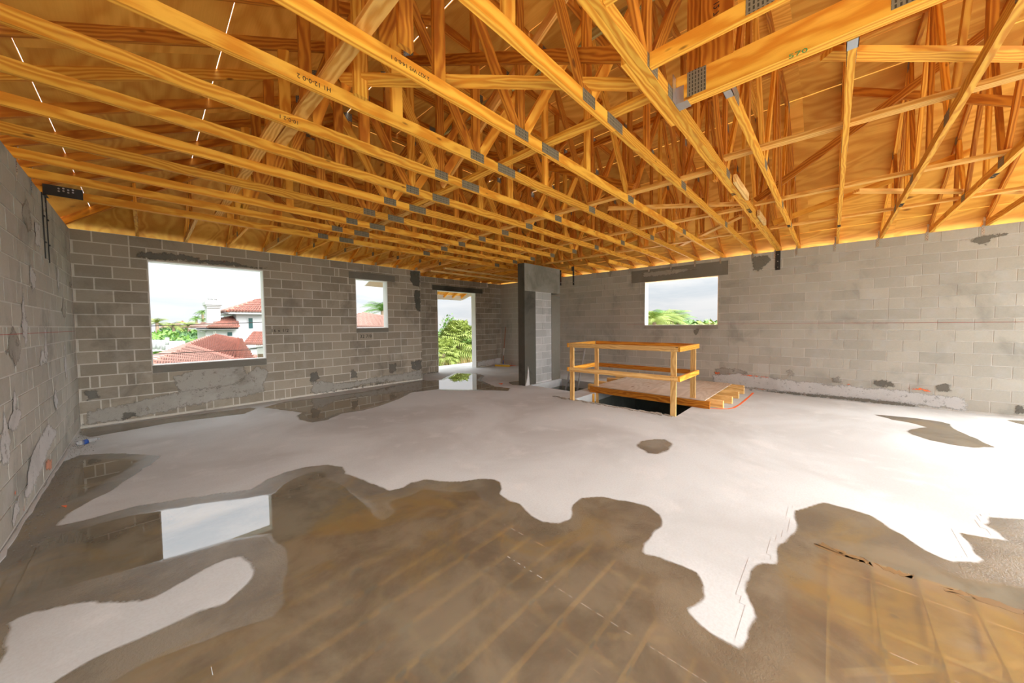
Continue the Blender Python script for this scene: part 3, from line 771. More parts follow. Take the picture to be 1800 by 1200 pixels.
facet(zL, [(1, 1, XC+YA)], [-1.15, -.53, .54, 1.63, 2.228], ys, .008, joggle=(0, -1.22))
facet(zR, [(-1, 1, YD-XB)], [6.684, 7.33, 8.42, 9.51, 10.06], ys, .012, joggle=(0, -1.22))
ybT = [YE+2.44*k for k in range(4)]+[5.766]
facet(zT, [], [2.234, 3.05, 4.24, 5.14, 5.51], ybT, .006)
facet(zT, [], [5.514, 5.85, 6.676], [YE, YE+2.44, YE+4.88, YE+7.32, 5.0, 6.646], .008)
xbA = [XC-.6, .60, 3.04, 5.48]
facet(zA, [(-1, -1, -(XC+YA))], xbA, [5.774, 6.86, 7.95, 9.12], .0004, .004)
facet(zD, [(1, -1, XB-YD)], [5.52, 7.3, 9.74, 10.3], [6.654, 7.74, 8.83, 9.92, 10.9], .0004, .004)
mb = MB(); mb.prism([(5.77, ZF-.03), (6.62, ZF+.005), (9.12, zD(0, 9.12)), (9.12, zA(0, 9.12)-.02)], 'x', 5.485, 5.50)
mb.build('plywood_panel', M_PLY, ceil)
# hip and flat-edge trim boards (fascia)
# porch eave beyond the doorway: fascia and rafter tails
YP = 10.92
porch = empty('porch_eave', (6.2, YP, 2.7), label='overhanging porch eave with a white fascia seen through the doorway', category='roof')
board('fascia', (5.52, YP, zD(0, YP)-.075), (8.72, YP, zD(0, YP)-.075), .03, .19, M_WBUCK, porch)
board('fascia', (8.72, YP-.02, zD(0, YP)-.075), (8.95, YP-1.3, zD(0, YP)+.38), .03, .19, M_WBUCK, porch)
for i in range(8):
    x = 5.75+.42*i
    if x > 8.7: break
    board('rafter_tail', (x, YD-.1, zD(0, YD-.1)-.06), (x, YP-.02, zD(0, YP)-.06), .038, .09, M_PINE, porch)

# ------------------------------------------------------------------ trusses
TW = .038
def top_z(s, lo, hi, flat, z0=Z0): return min(z0+SL*(s-lo), flat, z0+SL*(hi-s))
class Frame:
    def __init__(s, axis, c, root): s.axis, s.c, s.root = axis, c, root
    def P(s, u, z, off=0): return (u, s.c+off, z) if s.axis == 'x' else (s.c+off, u, z)
    def stick(s, name, u0, z0, u1, z1, h, m, t=TW, off=0):
        up = (-(z1-z0), 0, (u1-u0)) if s.axis == 'x' else (0, -(z1-z0), (u1-u0))
        if up[2] < 0: up = tuple(-q for q in up)
        if abs(u1-u0) < 1e-4: up = (1, 0, 0) if s.axis == 'x' else (0, 1, 0)
        return board(name, s.P(u0, z0, off), s.P(u1, z1, off), t, h, m, s.root, up)
    def plate(s, u, z, w_, h, off=0, both=True, t=TW):
        for sg in ((-1, 1) if both else (-1,)):
            o = s.P(u, z, off+sg*(t/2+.0012))
            d = (w_, .0022, h) if s.axis == 'x' else (.0022, w_, h)
            q = link('nail_plate', with_mat(box_mesh(*d), M_PLATE)); q.location = o; world_child(q, s.root)
def plate_mat():
    m, n, b = mat('punched_nail_plate')
    tc = n.new('ShaderNodeTexCoord'); sp = n.new('ShaderNodeSeparateXYZ', i_0=tc.outputs['Object'])
    s1 = n.math('SINE', n.math('MULTIPLY', n.math('ADD', sp.outputs[0], sp.outputs[1]), 330.0))
    s2 = n.math('SINE', n.math('MULTIPLY', sp.outputs[2], 240.0))
    t = n.math('MULTIPLY', n.math('GREATER_THAN', s1, .2), n.math('GREATER_THAN', s2, -.6))
    n.put(b, 'Base Color', n.mix(t, (.24, .205, .14), (.06, .048, .03))); b.inputs['Metallic'].default_value = 0; b.inputs['Roughness'].default_value = .55
    bp = n.new('ShaderNodeBump', i_Strength=.6, i_Distance=.003); n.put(bp, 'Height', t); n.put(b, 'Normal', bp)
    return m
M_PLATE = plate_mat()
ZB0, ZB1 = H+.001, H+.09                  # bottom chord 2x4

def rmat(): return random.choice((M_PINE, M_PINE_D, M_PINE_D))
def web(fr, u0, z0, u1, z1, h=.088, m=None):
    fr.stick('web', u0, z0, u1, z1, h, m or rmat(), TW-.004)

def long_truss(c, flat, bots, label, group, lo=XC, hi=XB, z0=Z0, ply=1, plates=True, nodes=None, tops=None, extra=None, name='roof_truss', bh=.089, tails=True):
    root = empty(name, (bots[0][0], c, H), label=label, category='truss')
    if group: root['group'] = group
    fr = Frame('x', c, root)
    T = lambda s: top_z(s, lo, hi, flat, z0)
    offs = [0] if ply == 1 else [-.0195, .0195]
    bl = lo+(flat-z0)/SL; br = hi-(flat-z0)/SL       # breaks
    for off in offs:
        for b0, b1 in bots:
            fr.stick('bottom_chord', b0, ZB0+bh/2, b1, ZB0+bh/2, bh, M_PINE, TW, off)
        cz = .0498                                      # half vertical depth on the slope
        tl, trr = (lo-.36, hi+.36) if tails else (lo, hi)
        if tops is None or 'L' in tops: fr.stick('top_chord', tl, z0+SL*(tl-lo)-cz, bl, flat-cz, .088, rmat(), TW-.001, off)
        if tops is None or 'R' in tops: fr.stick('top_chord', br, flat-cz, trr, z0+SL*(hi-trr)-cz, .088, rmat(), TW-.001, off)
        if tops is None or 'F' in tops:
            f0, f1 = (bl, br) if tops is None or 'L' in tops else (bots[0][0], br)
            fr.stick('top_chord', f0, flat-.0455, f1, flat-.0455, .089, rmat(), TW-.002, off)
    zb = ZB0+bh
    tt = lambda s: T(s)-.10
    nodes = nodes or [(.95, 1), (1.42, 0), (2.25, 1), (3.35, 0), (4.42, 1), (5.5, 0), (6.66, 1), (7.5, 0), (7.95, 1)]
    prev = None
    for s, bottom in nodes:
        if bottom and T(s)-zb > .35 and s in (.95, 2.25, 4.42, 6.66, 3.35, 5.5, 7.95): web(fr, s, zb-.004, s, tt(s)+.012)
        if prev is not None:
            s0, b0 = prev
            if b0 != bottom:
                a0, a1 = (s0, zb-.01) if b0 else (s0, tt(s0)), (s, zb-.01) if bottom else (s, tt(s))
                dirx = .05 if s > s0 else -.05
                if abs(a1[1]-a0[1]) > .12: web(fr, a0[0]+dirx, a0[1], a1[0]-dirx, a1[1])
        prev = (s, bottom)
    for s, bottom in nodes:
        if not bottom and T(s)-zb > .35 and flat > 4.3: web(fr, s, zb-.004, s, tt(s)+.012)
    if plates:
        for s, bottom in nodes:
            inb = any(b0 < s < b1 for b0, b1 in bots)
            if bottom and inb and s not in (.95, 7.95): fr.plate(s, ZB0+.052, .17, .085, t=TW*ply)
            if not bottom: fr.plate(s, T(s)-.06, .12, .10, t=TW*ply)
        for s in (bl, br):
            if bots[0][0] < s < bots[-1][1]: fr.plate(s, flat-.065, .13, .12, t=TW*ply)
        if any(b0 < 2.66 < b1 for b0, b1 in bots): fr.plate(2.66, ZB0+.046, .26, .086, t=TW*ply)
    # galvanised tie down to the block
    for x_, sg in ((XB, 1), (XC, -1)):
        if (x_ == XB and any(b1 > XB for b0, b1 in bots)) or (x_ == XC and any(b0 < XC for b0, b1 in bots)):
            mb = MB(); xx = x_-sg*.003
            mb.box((min(xx, xx-sg*.0015), c+.021*ply, H-.14), (max(xx, xx-sg*.0015), c+.021*ply+.036, H+.02))
            mb.box((x_-sg*.02, c+.021*ply, H+.0), (x_-sg*.018, c+.021*ply+.024, H+.15))
            mb.build('tie_strap', M_ZINC, root)
            hl = MB()
            for q_ in range(5): hl.box((xx-sg*.0035, c+.021*ply+.008+.012*(q_ % 2), H-.025-.024*q_), (xx-sg*.0016, c+.021*ply+.016+.012*(q_ % 2), H-.017-.024*q_)) if sg < 0 else hl.box((xx-.0035, c+.021*ply+.008+.012*(q_ % 2), H-.025-.024*q_), (xx-.0016, c+.021*ply+.016+.012*(q_ % 2), H-.017-.024*q_))
            hl.build('strap_holes', M_INK, root)
    return root, fr

ordn = ['first', 'second', 'third', 'fourth', 'fifth', 'sixth', 'seventh', 'eighth', 'ninth', 'tenth', 'eleventh', 'twelfth', 'thirteenth']
G_LONG = 'long roof trusses spanning the room between the block walls'
Ys = [1.336, 1.984, 2.558, 3.145, 3.733, 4.29, 4.90, 5.51, 6.11]
LONG = []
for k, y in enumerate(Ys):
    flat = min(ZF, Z0+SL*(YA-y)) if y > 5.7 else ZF
    bots = [(XC-.18, 2.68), (2.681, XB+.18)]
    if 4.0 < y < 5.6: bots = [(XC-.18, 2.68), (2.681, 6.70), (8.3, XB+.18)]
    if y > 5.9: bots = [(XC-.18, 2.68), (2.681, XB+.18)]
    if y > 5.7:
        pass
    extra = ', cut short beside the pier' if 4.0 < y < 5.6 else ''
    lab = 'long roof truss, %s behind the doubled girder%s' % (ordn[k], extra)
    r_, fr = long_truss(y, flat, bots, lab, G_LONG, nodes=None if flat > 4.8 else [(.95, 1), (1.42, 0), (2.25, 1), (3.35, 0), (4.42, 1), (5.5, 0), (6.66, 1), (7.5, 0), (7.95, 1)])
    LONG.append(fr)
# doubled girder truss crossing the whole room
rg, frg = long_truss(.90, ZF, [(XC-.18, XB+.18)], 'doubled girder truss of two plies crossing the room and carrying the hung beam', None, ply=2, name='girder_truss', bh=.089)
# low doubled girder truss near the back wall
long_truss(6.80, Z0+SL*(YA-6.80), [(XC-.1, XB+.1)], 'low doubled girder truss nearest the back wall, black bracket at its left end', None, ply=2, name='girder_truss',
           nodes=[(.95, 0), (2.25, 1), (3.35, 0), (4.42, 1), (5.5, 0), (6.66, 1), (7.9, 0)])
# short trusses hung from the beam on the right, running to the right wall
G_R = 'short roof trusses hung from the beam and landing on the right wall'
ordr = ['first', 'second', 'third', 'fourth', 'fifth', 'sixth', 'seventh', 'eighth']
BX = 2.71
for k in range(7):
    y = .55-.605*k
    root, fr = long_truss(y, ZF, [(BX+.05, XB+.18)], 'short truss between hung beam and right wall, %s from the doubled girder' % ordr[k], G_R, tops='RF',
                          nodes=[(2.95, 1), (3.5, 0), (4.45, 1), (5.3, 0), (6.1, 1), (6.68, 0), (7.5, 0.0001 and 1), (8.0, 0)])
    # zinc hanger under the chord end
    mb = MB(); mb.box((BX+.04, y-.026, ZB0-.006), (BX+.13, y+.026, ZB0-.002)); mb.box((BX+.04, y-.026, ZB0-.006), (BX+.13, y-.0225, ZB0+.085)); mb.box((BX+.04, y+.0225, ZB0-.006), (BX+.13, y+.026, ZB0+.085))
    mb.build('joist_hanger', M_ZINC, root)

def cross_truss(x, y0, y1, label, group, flat=ZF, bh=.089, ply=1, name='roof_truss', nodes=(), m=M_PINE, zoff=0):
    root = empty(name, (x, y0, H), label=label, category='truss')
    if group: root['group'] = group
    fr = Frame('y', x, root)
    T = lambda s: min(flat, zA(0, s)) if y1 > 3 else flat
    for off in ([0] if ply == 1 else [-.0195, .0195]):
        fr.stick('bottom_chord', y0, ZB0+bh/2+zoff, y1, ZB0+bh/2+zoff, bh, m, TW, off)
        fr.stick('top_chord', y0, flat-.0455, y1, flat-.0455, .089, rmat(), TW-.002, off)
    zb = ZB0+bh+zoff; prev = None
    for s, b in nodes:
        if b: web(fr, s, zb-.004, s, flat-.088, h=.14 if ply == 2 else .088, m=M_PINE_D); fr.plate(s, ZB0+bh*.55+zoff, .12, bh*.9, t=TW*ply)
        if prev and prev[1] != b:
            a0, a1 = (prev[0], zb if prev[1] else flat-.09), (s, zb if b else flat-.09)
            web(fr, a0[0]-.05, a0[1], a1[0]+.05, a1[1])
        prev = (s, b)
    return root, fr
beam, frb = cross_truss(BX, YE+.1, .855, 'doubled deep beam truss hung in a zinc bracket from the doubled girder truss', None, bh=.185, ply=2, name='beam_truss', nodes=[(.72, 1), (.2, 0), (-.25, 1), (-.9, 0), (-1.6, 1), (-2.3, 0), (-3, 1)])
mb = MB(); x0, x1 = BX-.045, BX+.045
mb.box((x0, .775, ZB0-.006), (x1, .856, ZB0-.002)); mb.box((x0-.003, .80, ZB0-.006), (x0, .856, ZB0+.11)); mb.box((x1, .80, ZB0-.006), (x1+.003, .856, ZB0+.17)); mb.box((x0-.06, .853, ZB0+.0), (x0, .857, ZB0+.18))
mb.build('joist_hanger', M_ZINC, beam)
G_Y = 'short roof trusses butting the near side of the doubled girder truss'
for k, x in enumerate((2.21, 1.62, 1.02, .42, -.2)):
    cross_truss(x, YE+.1, .858, 'truss running forward from the doubled girder, %s from the deep beam' % ordr[k], G_Y, flat=min(ZF, zL(x, 0)), nodes=[(.55, 0), (.30, 1), (-.5, 0), (-1.3, 1), (-2.2, 0)] if x > .5 else [], zoff=.012)
# wide vertical post where the beam meets the girder
board('web', (BX-.028, .60, ZB0+.18), (BX-.028, .60, ZF-.09), .036, .19, M_PINE_D, beam, (0, 1, 0))

# jack trusses from the low girder to the back wall
G_J = 'small jack trusses landing on the back block wall'
for k in range(10):
    x = -.045+.606*k if k < 9 else 5.40
    root = empty('jack_truss', (x, YA, H), label='small jack truss on the back wall, %s from the left corner' % ordn[k], category='truss', group=G_J)
    fr = Frame('y', x, root)
    fr.stick('bottom_chord', 6.85, ZB0+.0445, YA+.12, ZB0+.0445, .089, M_PINE_B if k % 2 else M_PINE)
    ye, yi = YA+.34, 6.85
    yi2 = max(yi, XC+YA-x) if x < 1.1 else yi
    fr.stick('top_chord', yi2, zA(0, yi2)-.0498, ye, zA(0, ye)-.0498, .088, M_PINE, TW-.001)
    web(fr, 7.6, ZB1, 7.6, zA(0, 7.6)-.09); web(fr, 8.05, ZB1, 7.65, zA(0, 7.65)-.12)
    fr.plate(7.62, ZB0+.045, .10, .08)
    mb = MB(); mb.box((x-.05, YA-.003, H-.02), (x-.022, YA-.0015, H+.0)); mb.box((x-.022, YA-.06, H+.002), (x-.020, YA+.06, H+.08)); mb.build('tie_strap', M_STEEL, root)
# recess jacks over the doorway bay
G_K = 'small jack trusses over the doorway bay'
for k in range(8):
    x = 5.75+.52*k
    root = empty('jack_truss', (x, YD, H), label='small jack truss over the doorway bay, %s from its left end' % ordn[k], category='truss', group=G_K)
    fr = Frame('y', x, root)
    fr.stick('bottom_chord', 6.86, ZB0+.0445, YD+.12, ZB0+.0445, .089, M_PINE_B if k % 2 else M_PINE)
    yi = max(6.9, YD-(XB-x)); fr.stick('top_chord', yi, zD(0, yi)-.0498, YD+.2, zD(0, YD+.2)-.0498, .088, M_PINE, TW-.001)
    web(fr, 8.1, ZB1, 8.1, zD(0, 8.1)-.09)
for k, y in enumerate((7.75, 8.4)):
    board('blocking_board', (5.6, y, ZB0-.03), (9.6, y, ZB0-.03), .089, .036, M_PINE_W, None, label='flat board nailed across the jack trusses over the doorway bay, %s from the girder' % ('first', 'second')[k], category='board', group='boards under the doorway bay jacks')
# hip rafters
for k, (p0, p1) in enumerate((((XC-.5, YA+.5, Z0-.31), (2.23, 5.77, ZF-.06)), ((XB+.5, YD+.5, Z0-.31), (6.68, 6.65, ZF-.06)))):
    board('hip_rafter', p0, p1, .038, .12, M_PINE_D, None, label=('sloping hip rafter rising from the back left corner', 'sloping hip rafter rising from the far right corner')[k], category='rafter')
# nailer blocks between the girder top and deck edge, dark shadow of the upper deck
# ------------------------------------------------------------------ bracing laid over the bottom chords
ZL = ZB1+.020
G_B = 'flat lateral braces laid across the bottom chords'
def brace(p0, p1, label, m=M_PINE, z=ZL, w_=.089, name='lateral_brace', group=None):
    if m is M_PINE_W: m = M_PINE_B
    o = board(name, (*p0, z), (*p1, z), w_, .037, m, None, label=label, category='brace')
    if group: o['group'] = group
    return o
brace((.90, .95), (.90, 3.75), 'pale flat brace across the chords on the left, nearest length', M_PINE_W)
brace((.80, 3.2), (.80, 6.75), 'pale flat brace across the chords on the left, farther lapped length', M_PINE_W)
brace((2.62, .95), (2.62, 4.4), 'flat brace along the splice plates, beside the doubled girder truss', M_PINE)
brace((2.72, 4.0), (2.72, 6.75), 'flat brace along the splice plates, towards the back wall', M_PINE_W)
brace((4.35, 1.0), (4.35, 6.7), 'flat brace across the middle of the long trusses', M_PINE_W)
brace((6.1, .95), (6.1, 5.6), 'flat brace across the long trusses above the guard railing', M_PINE_W)
brace((7.7, .95), (7.7, 6.7), 'flat brace across the long trusses near the right wall', M_PINE_W)
brace((4.12, .84), (4.22, -3.1), 'long flat brace across the short trusses, nearest the beam', M_PINE_W)
brace((6.02, .84), (5.95, -3.1), 'long flat brace across the short trusses, middle one', M_PINE_W)
brace((7.75, .84), (7.75, -3.1), 'long flat brace across the short trusses, nearest the right wall', M_PINE_W)
def dbrace(p0, p1, label, m=M_PINE): brace(p0, p1, label, m, ZL+.039)
dbrace((.99, 2.54), (2.50, 1.05), 'level diagonal brace between the left brace and the doubled girder')
dbrace((4.8, 2.49), (6.0, .98), 'pale diagonal brace above the window in the right wall', M_PINE_W)
dbrace((3.05, .06), (5.0, -1.95), 'diagonal brace at upper right starting at the hung beam')
dbrace((6.66, 1.1), (8.2, 2.5), 'short diagonal brace under the eave over the right window', M_PINE_W)
dbrace((6.5, -.2), (8.4, -2.1), 'short diagonal brace under the eave at far right', M_PINE_W)
# sloping sway braces between webs
def sway(p0, p1, label, m=M_PINE_D, w_=.038, h=.089):
    if m is M_PINE_W: m = M_PINE_B
    board('sway_brace', p0, p1, w_, h, m, None, label=label, category='brace')
sway((2.20, 1.0, 3.35), (2.20, 3.7, 4.7), 'sloping sway brace on the tall webs left of the splice plates', M_PINE_D)
sway((2.56, 3.55, 3.33), (2.56, 1.35, 4.65), 'pale sloping sway brace behind the splice plates', M_PINE_W)
sway((4.50, 5.2, 3.35), (4.50, 2.4, 4.72), 'sloping sway brace in the middle of the long trusses')
sway((4.36, 1.9, 3.36), (4.36, 4.6, 4.7), 'crossing sway brace in the middle of the long trusses')
sway((6.10, .84, 3.36), (6.10, -1.3, 4.72), 'sloping sway brace rising above the short trusses')
sway((6.16, -2.2, 3.36), (6.16, -.1, 4.5), 'crossing sway brace above the short trusses')
sway((6.6, 5.0, 3.36), (6.6, 2.6, 4.7), 'sloping sway brace above the guard railing')
sway((7.7, .8, 3.36), (8.1, -1.4, 4.0), 'low sloping brace close to the right eave', M_PINE)
sway((7.7, 4.4, 3.36), (8.1, 1.2, 4.0), 'low sloping brace over the right window', M_PINE)
sway((.86, 1.1, 3.36), (.86, 2.9, 4.05), 'sloping sway brace above the left flat brace')
sway((4.4, 6.1, 3.36), (4.4, 4.2, 4.6), 'rear sway brace in the middle of the long trusses')
# purlins / green treated blocking under the deck near the beam
for k, (p0, p1) in enumerate((((3.4, 1.0, 4.72), (3.4, 4.8, 4.72)), ((5.45, 1.0, 4.72), (5.45, 4.8, 4.72)), ((5.40, .8, 4.72), (5.40, -2.9, 4.72)))):
    board('purlin', p0, p1, .038, .089, (M_GREEN, M_PINE_D, M_PINE_D)[k], None, label=('greenish treated purlin under the flat deck', 'purlin under the flat deck above the railing', 'purlin under the flat deck above the short trusses')[k], category='purlin')
# scab blocks nailed to the girder face
for k, (x, z0_, z1_) in enumerate(((4.3, 3.15, 3.5), (5.1, 3.14, 3.42), (6.9, 3.15, 3.42))):
    board('web', (x, .96, z0_), (x, .96, z1_), .036, .089, M_PINE_D, rg, (1, 0, 0))
for k, (x0_, x1_) in enumerate(((2.85, 3.9), (4.6, 5.4), (6.3, 7.0))):
    board('scab_board', (x0_, .845-.012, ZB0+.05), (x1_, .845-.012, ZB0+.05), .034, .089, M_PINE_W, rg) if k else board('scab_board', (2.05, .96, ZB0+.05), (2.95, .96, ZB0+.05), .036, .089, M_PINE, rg)
# wide upright blocks nailed beside the left brace
for k, (x, y) in enumerate(((1.03, 1.83), (1.03, 2.43))):
    fr = LONG[k+1]; board('web', (x+.04, y+.02-.035, 3.19), (x+.04, y+.02-.035, 4.0), .036, .089, (M_PINE_D, M_PINE)[k], fr.root, (1, 0, 0))

# black steel straps and brackets
def steel(name, label, boxes, m=M_BLACK, screws=()):
    mb = MB()
    for lo, hi in boxes: mb.box(lo, hi)
    root = mb.build(name, m, None, label=label, category='strap')
    for (x, y, z, n_) in screws:
        s_ = MB(); s_.tube((x, y, z), (x+n_[0]*.008, y+n_[1]*.008, z), .009, n=8); s_.build('bolt_head', M_ZINC, root)
    return root
steel('steel_strap', 'black steel strap bolted to the right wall under the doubled girder truss', [((XB-.010, .86, H-.42), (XB-.003, .95, H+.02))], screws=[(XB-.010, .905, 3.10, (-1, 0)), (XB-.010, .905, 2.95, (-1, 0)), (XB-.010, .905, 2.82, (-1, 0))])
steel('steel_strap', 'left of the two black steel straps hanging beside the top of the pier', [((8.271, 5.79, 2.72), (8.33, 5.799, 3.16)), ((8.271, 5.79, 2.72), (8.279, 5.86, 3.16))], screws=[(8.30, 5.79, 3.08, (0, -1)), (8.30, 5.79, 2.8, (0, -1))])
steel('steel_strap', 'right of the two black steel straps hanging beside the top of the pier', [((8.46, 5.478, 2.72), (8.53, 5.489, 3.26)), ((8.40, 5.478, 3.12), (8.47, 5.489, 3.24))], screws=[(8.495, 5.478, 3.0, (0, -1)), (8.495, 5.478, 2.8, (0, -1))])
steel('steel_bracket', 'black perforated steel bracket where the low girder truss meets the left wall', [((XC+.004, 6.75, H+.0), (XC+.30, 6.757, H+.12)), ((XC+.002, 6.755, H-.008), (XC+.03, 6.90, H-.002))], screws=[(XC+.12+.035*i, 6.75, H+.09-.03*(j)+.01*(i % 2), (0, -1)) for i in range(4) for j in range(2)])
for k, yy in enumerate((6.67, 6.90)):
    steel('anchor_rod', ('nearer of two thin black anchor straps hanging down the left wall', 'farther of two thin black anchor straps hanging down the left wall')[k], [((XC+.003, yy-.012, 2.42-.02*k), (XC+.010, yy+.012, H-.002)), ((XC+.010, yy-.02, 2.9), (XC+.02, yy+.02, 2.915)), ((XC+.010, yy-.02, 2.6), (XC+.02, yy+.02, 2.615))])
for k, yy in enumerate((5.56, 6.17)):
    mb = MB(); mb.box((XC+.001, yy-.045, H-.02), (XC+.003, yy-.015, H+.0)); mb.box((XC-.02, yy-.035, H+.0), (XC+.003, yy-.025, H+.16)); mb.box((XC+.001, yy-.042, H-.20), (XC+.0025, yy-.016, H))
    mb.build('tie_strap', M_ZINC, LONG[7+k].root)

# printed stamps on the chords (upside down, as the boards were laid)
fr = LONG[1]; P0, P1 = at(758, 139, 'y', 1.268), at(690, 98, 'y', 1.268)
yy = Ys[1]-TW/2-.0012
text('printed_stamp', '2 X27 W5 14-0-0 1', .034, ((at(722, 114, 'y', yy)).x, yy, ZB0+.040), (-1, 0, 0), (0, 0, -1), M_INK, fr.root)
fr = LONG[2]; yy = Ys[2]-TW/2-.0012
text('printed_stamp', 'H1 12-0-0 2', .042, ((at(553, 148, 'y', yy)).x, yy, ZB0+.04), (-1, 0, 0), (0, 0, -1), M_INK, fr.root)
fr = LONG[3]; yy = Ys[3]-TW/2-.0012
text('printed_stamp', '10-0-2 1', .040, ((at(508, 210, 'y', yy)).x, yy, ZB0+.04), (-1, 0, 0), (0, 0, -1), M_INK, fr.root)
P = at(1403, 80, 'x', BX-.04); text('crayon_note', '570', .06, (BX-.04, P.y, ZB0-.0012), (0, -1, 0), (-1, 0, 0), M_GREENINK, beam)
P = at(1182, 25, 'y', .6); text('printed_stamp', 'W3 5-3-12 7', .05, (BX-.0475, .60, 3.78), (0, 0, -1), (0, 1, 0), M_INK, beam)
for nm, fr_, x_, y_, body in (('a', frg, 5.9, .885, 'II II YAOIA'), ('b', frg, 5.0, .92, 'II 55'), ):
    text('printed_stamp', body, .05, (x_, y_, ZB0-.0012), (1, 0, 0), (0, -1, 0), M_INK, fr_.root, bold=.003)
for y_, x_ in ((.55, 7.3), (-.055, 7.9), (-.66, 7.1), (-1.265, 6.4)):
    for o_ in bpy.data.objects:
        if o_.name.startswith('roof_truss') and o_.type == 'EMPTY' and abs(o_.location.y-y_) < .01 and abs(o_.location.x-(BX+.05)) < .01:
            text('printed_stamp', 'IIIVAOIA', .05, (x_, y_, ZB0-.0012), (1, 0, 0), (0, -1, 0), M_INK, o_, bold=.003); break

# ------------------------------------------------------------------ guard railing round the stair opening
rail = empty('guard_railing', (6.1, 3.0, 0), label='pine guard railing with two rail heights around the floor opening', category='railing')
def post(x, y, z0_, along): board('post', (x, y, z0_), (x, y, 1.115), .038, .089, M_PINE_W, rail, (0, 1, 0) if along == 'y' else (1, 0, 0))
post(6.085, 3.965, 0.0, 'y'); post(6.155, 1.965, 0.0, 'y'); post(7.12, 3.97, -.55, 'y'); post(7.16, 1.93, 0, 'y')
for z_, m_ in ((1.158, M_PINE_W), (.652, M_PINE_W)):
    board('rail', (6.045, 4.05, z_), (6.118, 1.88, z_), .038, .086, m_, rail)
    board('rail', (7.16, 4.0, z_), (7.20, 1.86, z_), .038, .086, M_PINE_D, rail)
    board('rail', (6.02, 4.03, z_), (7.14, 4.03, z_), .038, .086, M_PINE, rail)
    board('rail', (6.10, 1.865, z_), (7.24, 1.865, z_), .038, .086, M_PINE, rail)
for (x, y) in ((6.04, 3.96), (6.11, 1.97)):
    for z_ in (1.158, .652):
        mb = MB()
        for dy in (-.02, .02):
            for dz in (-.02, .02): mb.tube((x-.021-.002, y+dy, z_+dz), (x-.018, y+dy, z_+dz), .004, n=6)
        mb.build('nail_heads', M_BLACK, rail)
board('wood_stub', (6.98, 3.99, -.55), (6.98, 3.99, -.01), .038, .089, M_PINE, None, (1, 0, 0), label='short pine stub standing in the opening beside the left railing post', category='board')

# platform of two plywood sheets on lumber sleepers
for k, (y0_, y1_) in enumerate(((2.86, 4.02), (1.70, 2.852))):
    boxo('plywood_sheet', (7.07, y0_, .141), (9.42, y1_, .156), M_PLYF, None, label=('left plywood sheet bridging the stair opening', 'right plywood sheet bridging the stair opening')[k], category='plywood')
sl_ = [(7.09, 1.62, 4.12), (7.33, 1.45, 4.30), (7.84, 1.40, 4.42), (8.48, 1.40, 4.40), (9.08, 1.40, 4.45), (9.38, 1.45, 4.35)]
for k, (x, y0_, y1_) in enumerate(sl_):
    board('sleeper_beam', (x, y0_, .071), (x, y1_, .071), .04 if k == 0 else .088, .138, M_PINE_D if k == 0 else M_PINE_W, None,
          label=('front edge board under the plywood sheets over the stair opening' if k == 0 else 'pine sleeper sticking out under the right plywood sheet, %s from the railing' % ordr[k-1]), category='beam', group='sleepers under the plywood bridge')

# ladder leaning in the second opening
lad = empty('ladder', (7.4, 4.9, 0), label='grey metal ladder standing in the small floor opening beside the railing', category='ladder')
lt0, lt1 = at(1010.5, 612, 'x', 8.32), at(1028, 612, 'x', 8.32)
m0, m1 = at(994, 687, 'x', 8.02), at(1014.5, 687, 'x', 8.02)
lb0, lb1 = lt0+(m0-lt0)*2.6, lt1+(m1-lt1)*2.6
board('side_rail', lb0, lt0, .025, .06, M_ALU, lad, (1, 0, 0)); board('side_rail', lb1, lt1, .025, .06, M_ALU, lad, (1, 0, 0))
for i in range(9):
    t = .03+.3*i/(lt0-lb0).length
    if t > .99: break
    t = 1-t; mb = MB(); mb.tube(lb0.lerp(lt0, t), lb1.lerp(lt1, t), .015, n=8); mb.build('rung', M_ALU, lad, True)

# broom leaning in the far corner
br = empty('broom', (9.05, 9.2, 0), label='push broom with yellow bristles leaning in the far corner', category='broom')
hb_ = Vector((9.28, 9.16, .10)); ht = Vector((9.62, 9.33, 1.50))
mb = MB(); mb.tube(hb_.lerp(ht, .42), ht, .014, n=10); mb.build('handle', M_HANDLE, br, True)
mb = MB(); mb.tube(hb_.lerp(ht, .22), hb_.lerp(ht, .42), .016, n=10); mb.build('sleeve', M_WBUCK, br, True)
mb = MB(); mb.tube(hb_, hb_.lerp(ht, .22), .014, n=10); mb.build('handle', M_HANDLE, br, True)
d_ = Vector((-.33, .94, 0)).normalized(); c_ = Vector((9.22, 9.13, 0))
board('head', c_-d_*.30+Vector((0, 0, .085)), c_+d_*.30+Vector((0, 0, .085)), .075, .03, M_ALU, br)
mb = MB()
for i in range(40):
    q = c_+d_*(-.29+.58*i/39)
    for sx in (-.02, .02):
        mb.tube(q+Vector((sx, 0, .07)), q+Vector((sx*1.7, random.uniform(-.006, .006), .004)), .007, .010, n=5)
mb.build('bristles', M_BRUSH, br)
board('bracket', c_+Vector((0, 0, .09))-d_*.05, hb_.lerp(ht, .10), .05, .02, M_BLUE, br)
mb = MB(); mb.tube(c_-d_*.08+Vector((0, 0, .1)), hb_.lerp(ht, .14), .006, n=6); mb.tube(c_+d_*.08+Vector((0, 0, .1)), hb_.lerp(ht, .14), .006, n=6); mb.build('brace_wire', M_BRUSH, br)

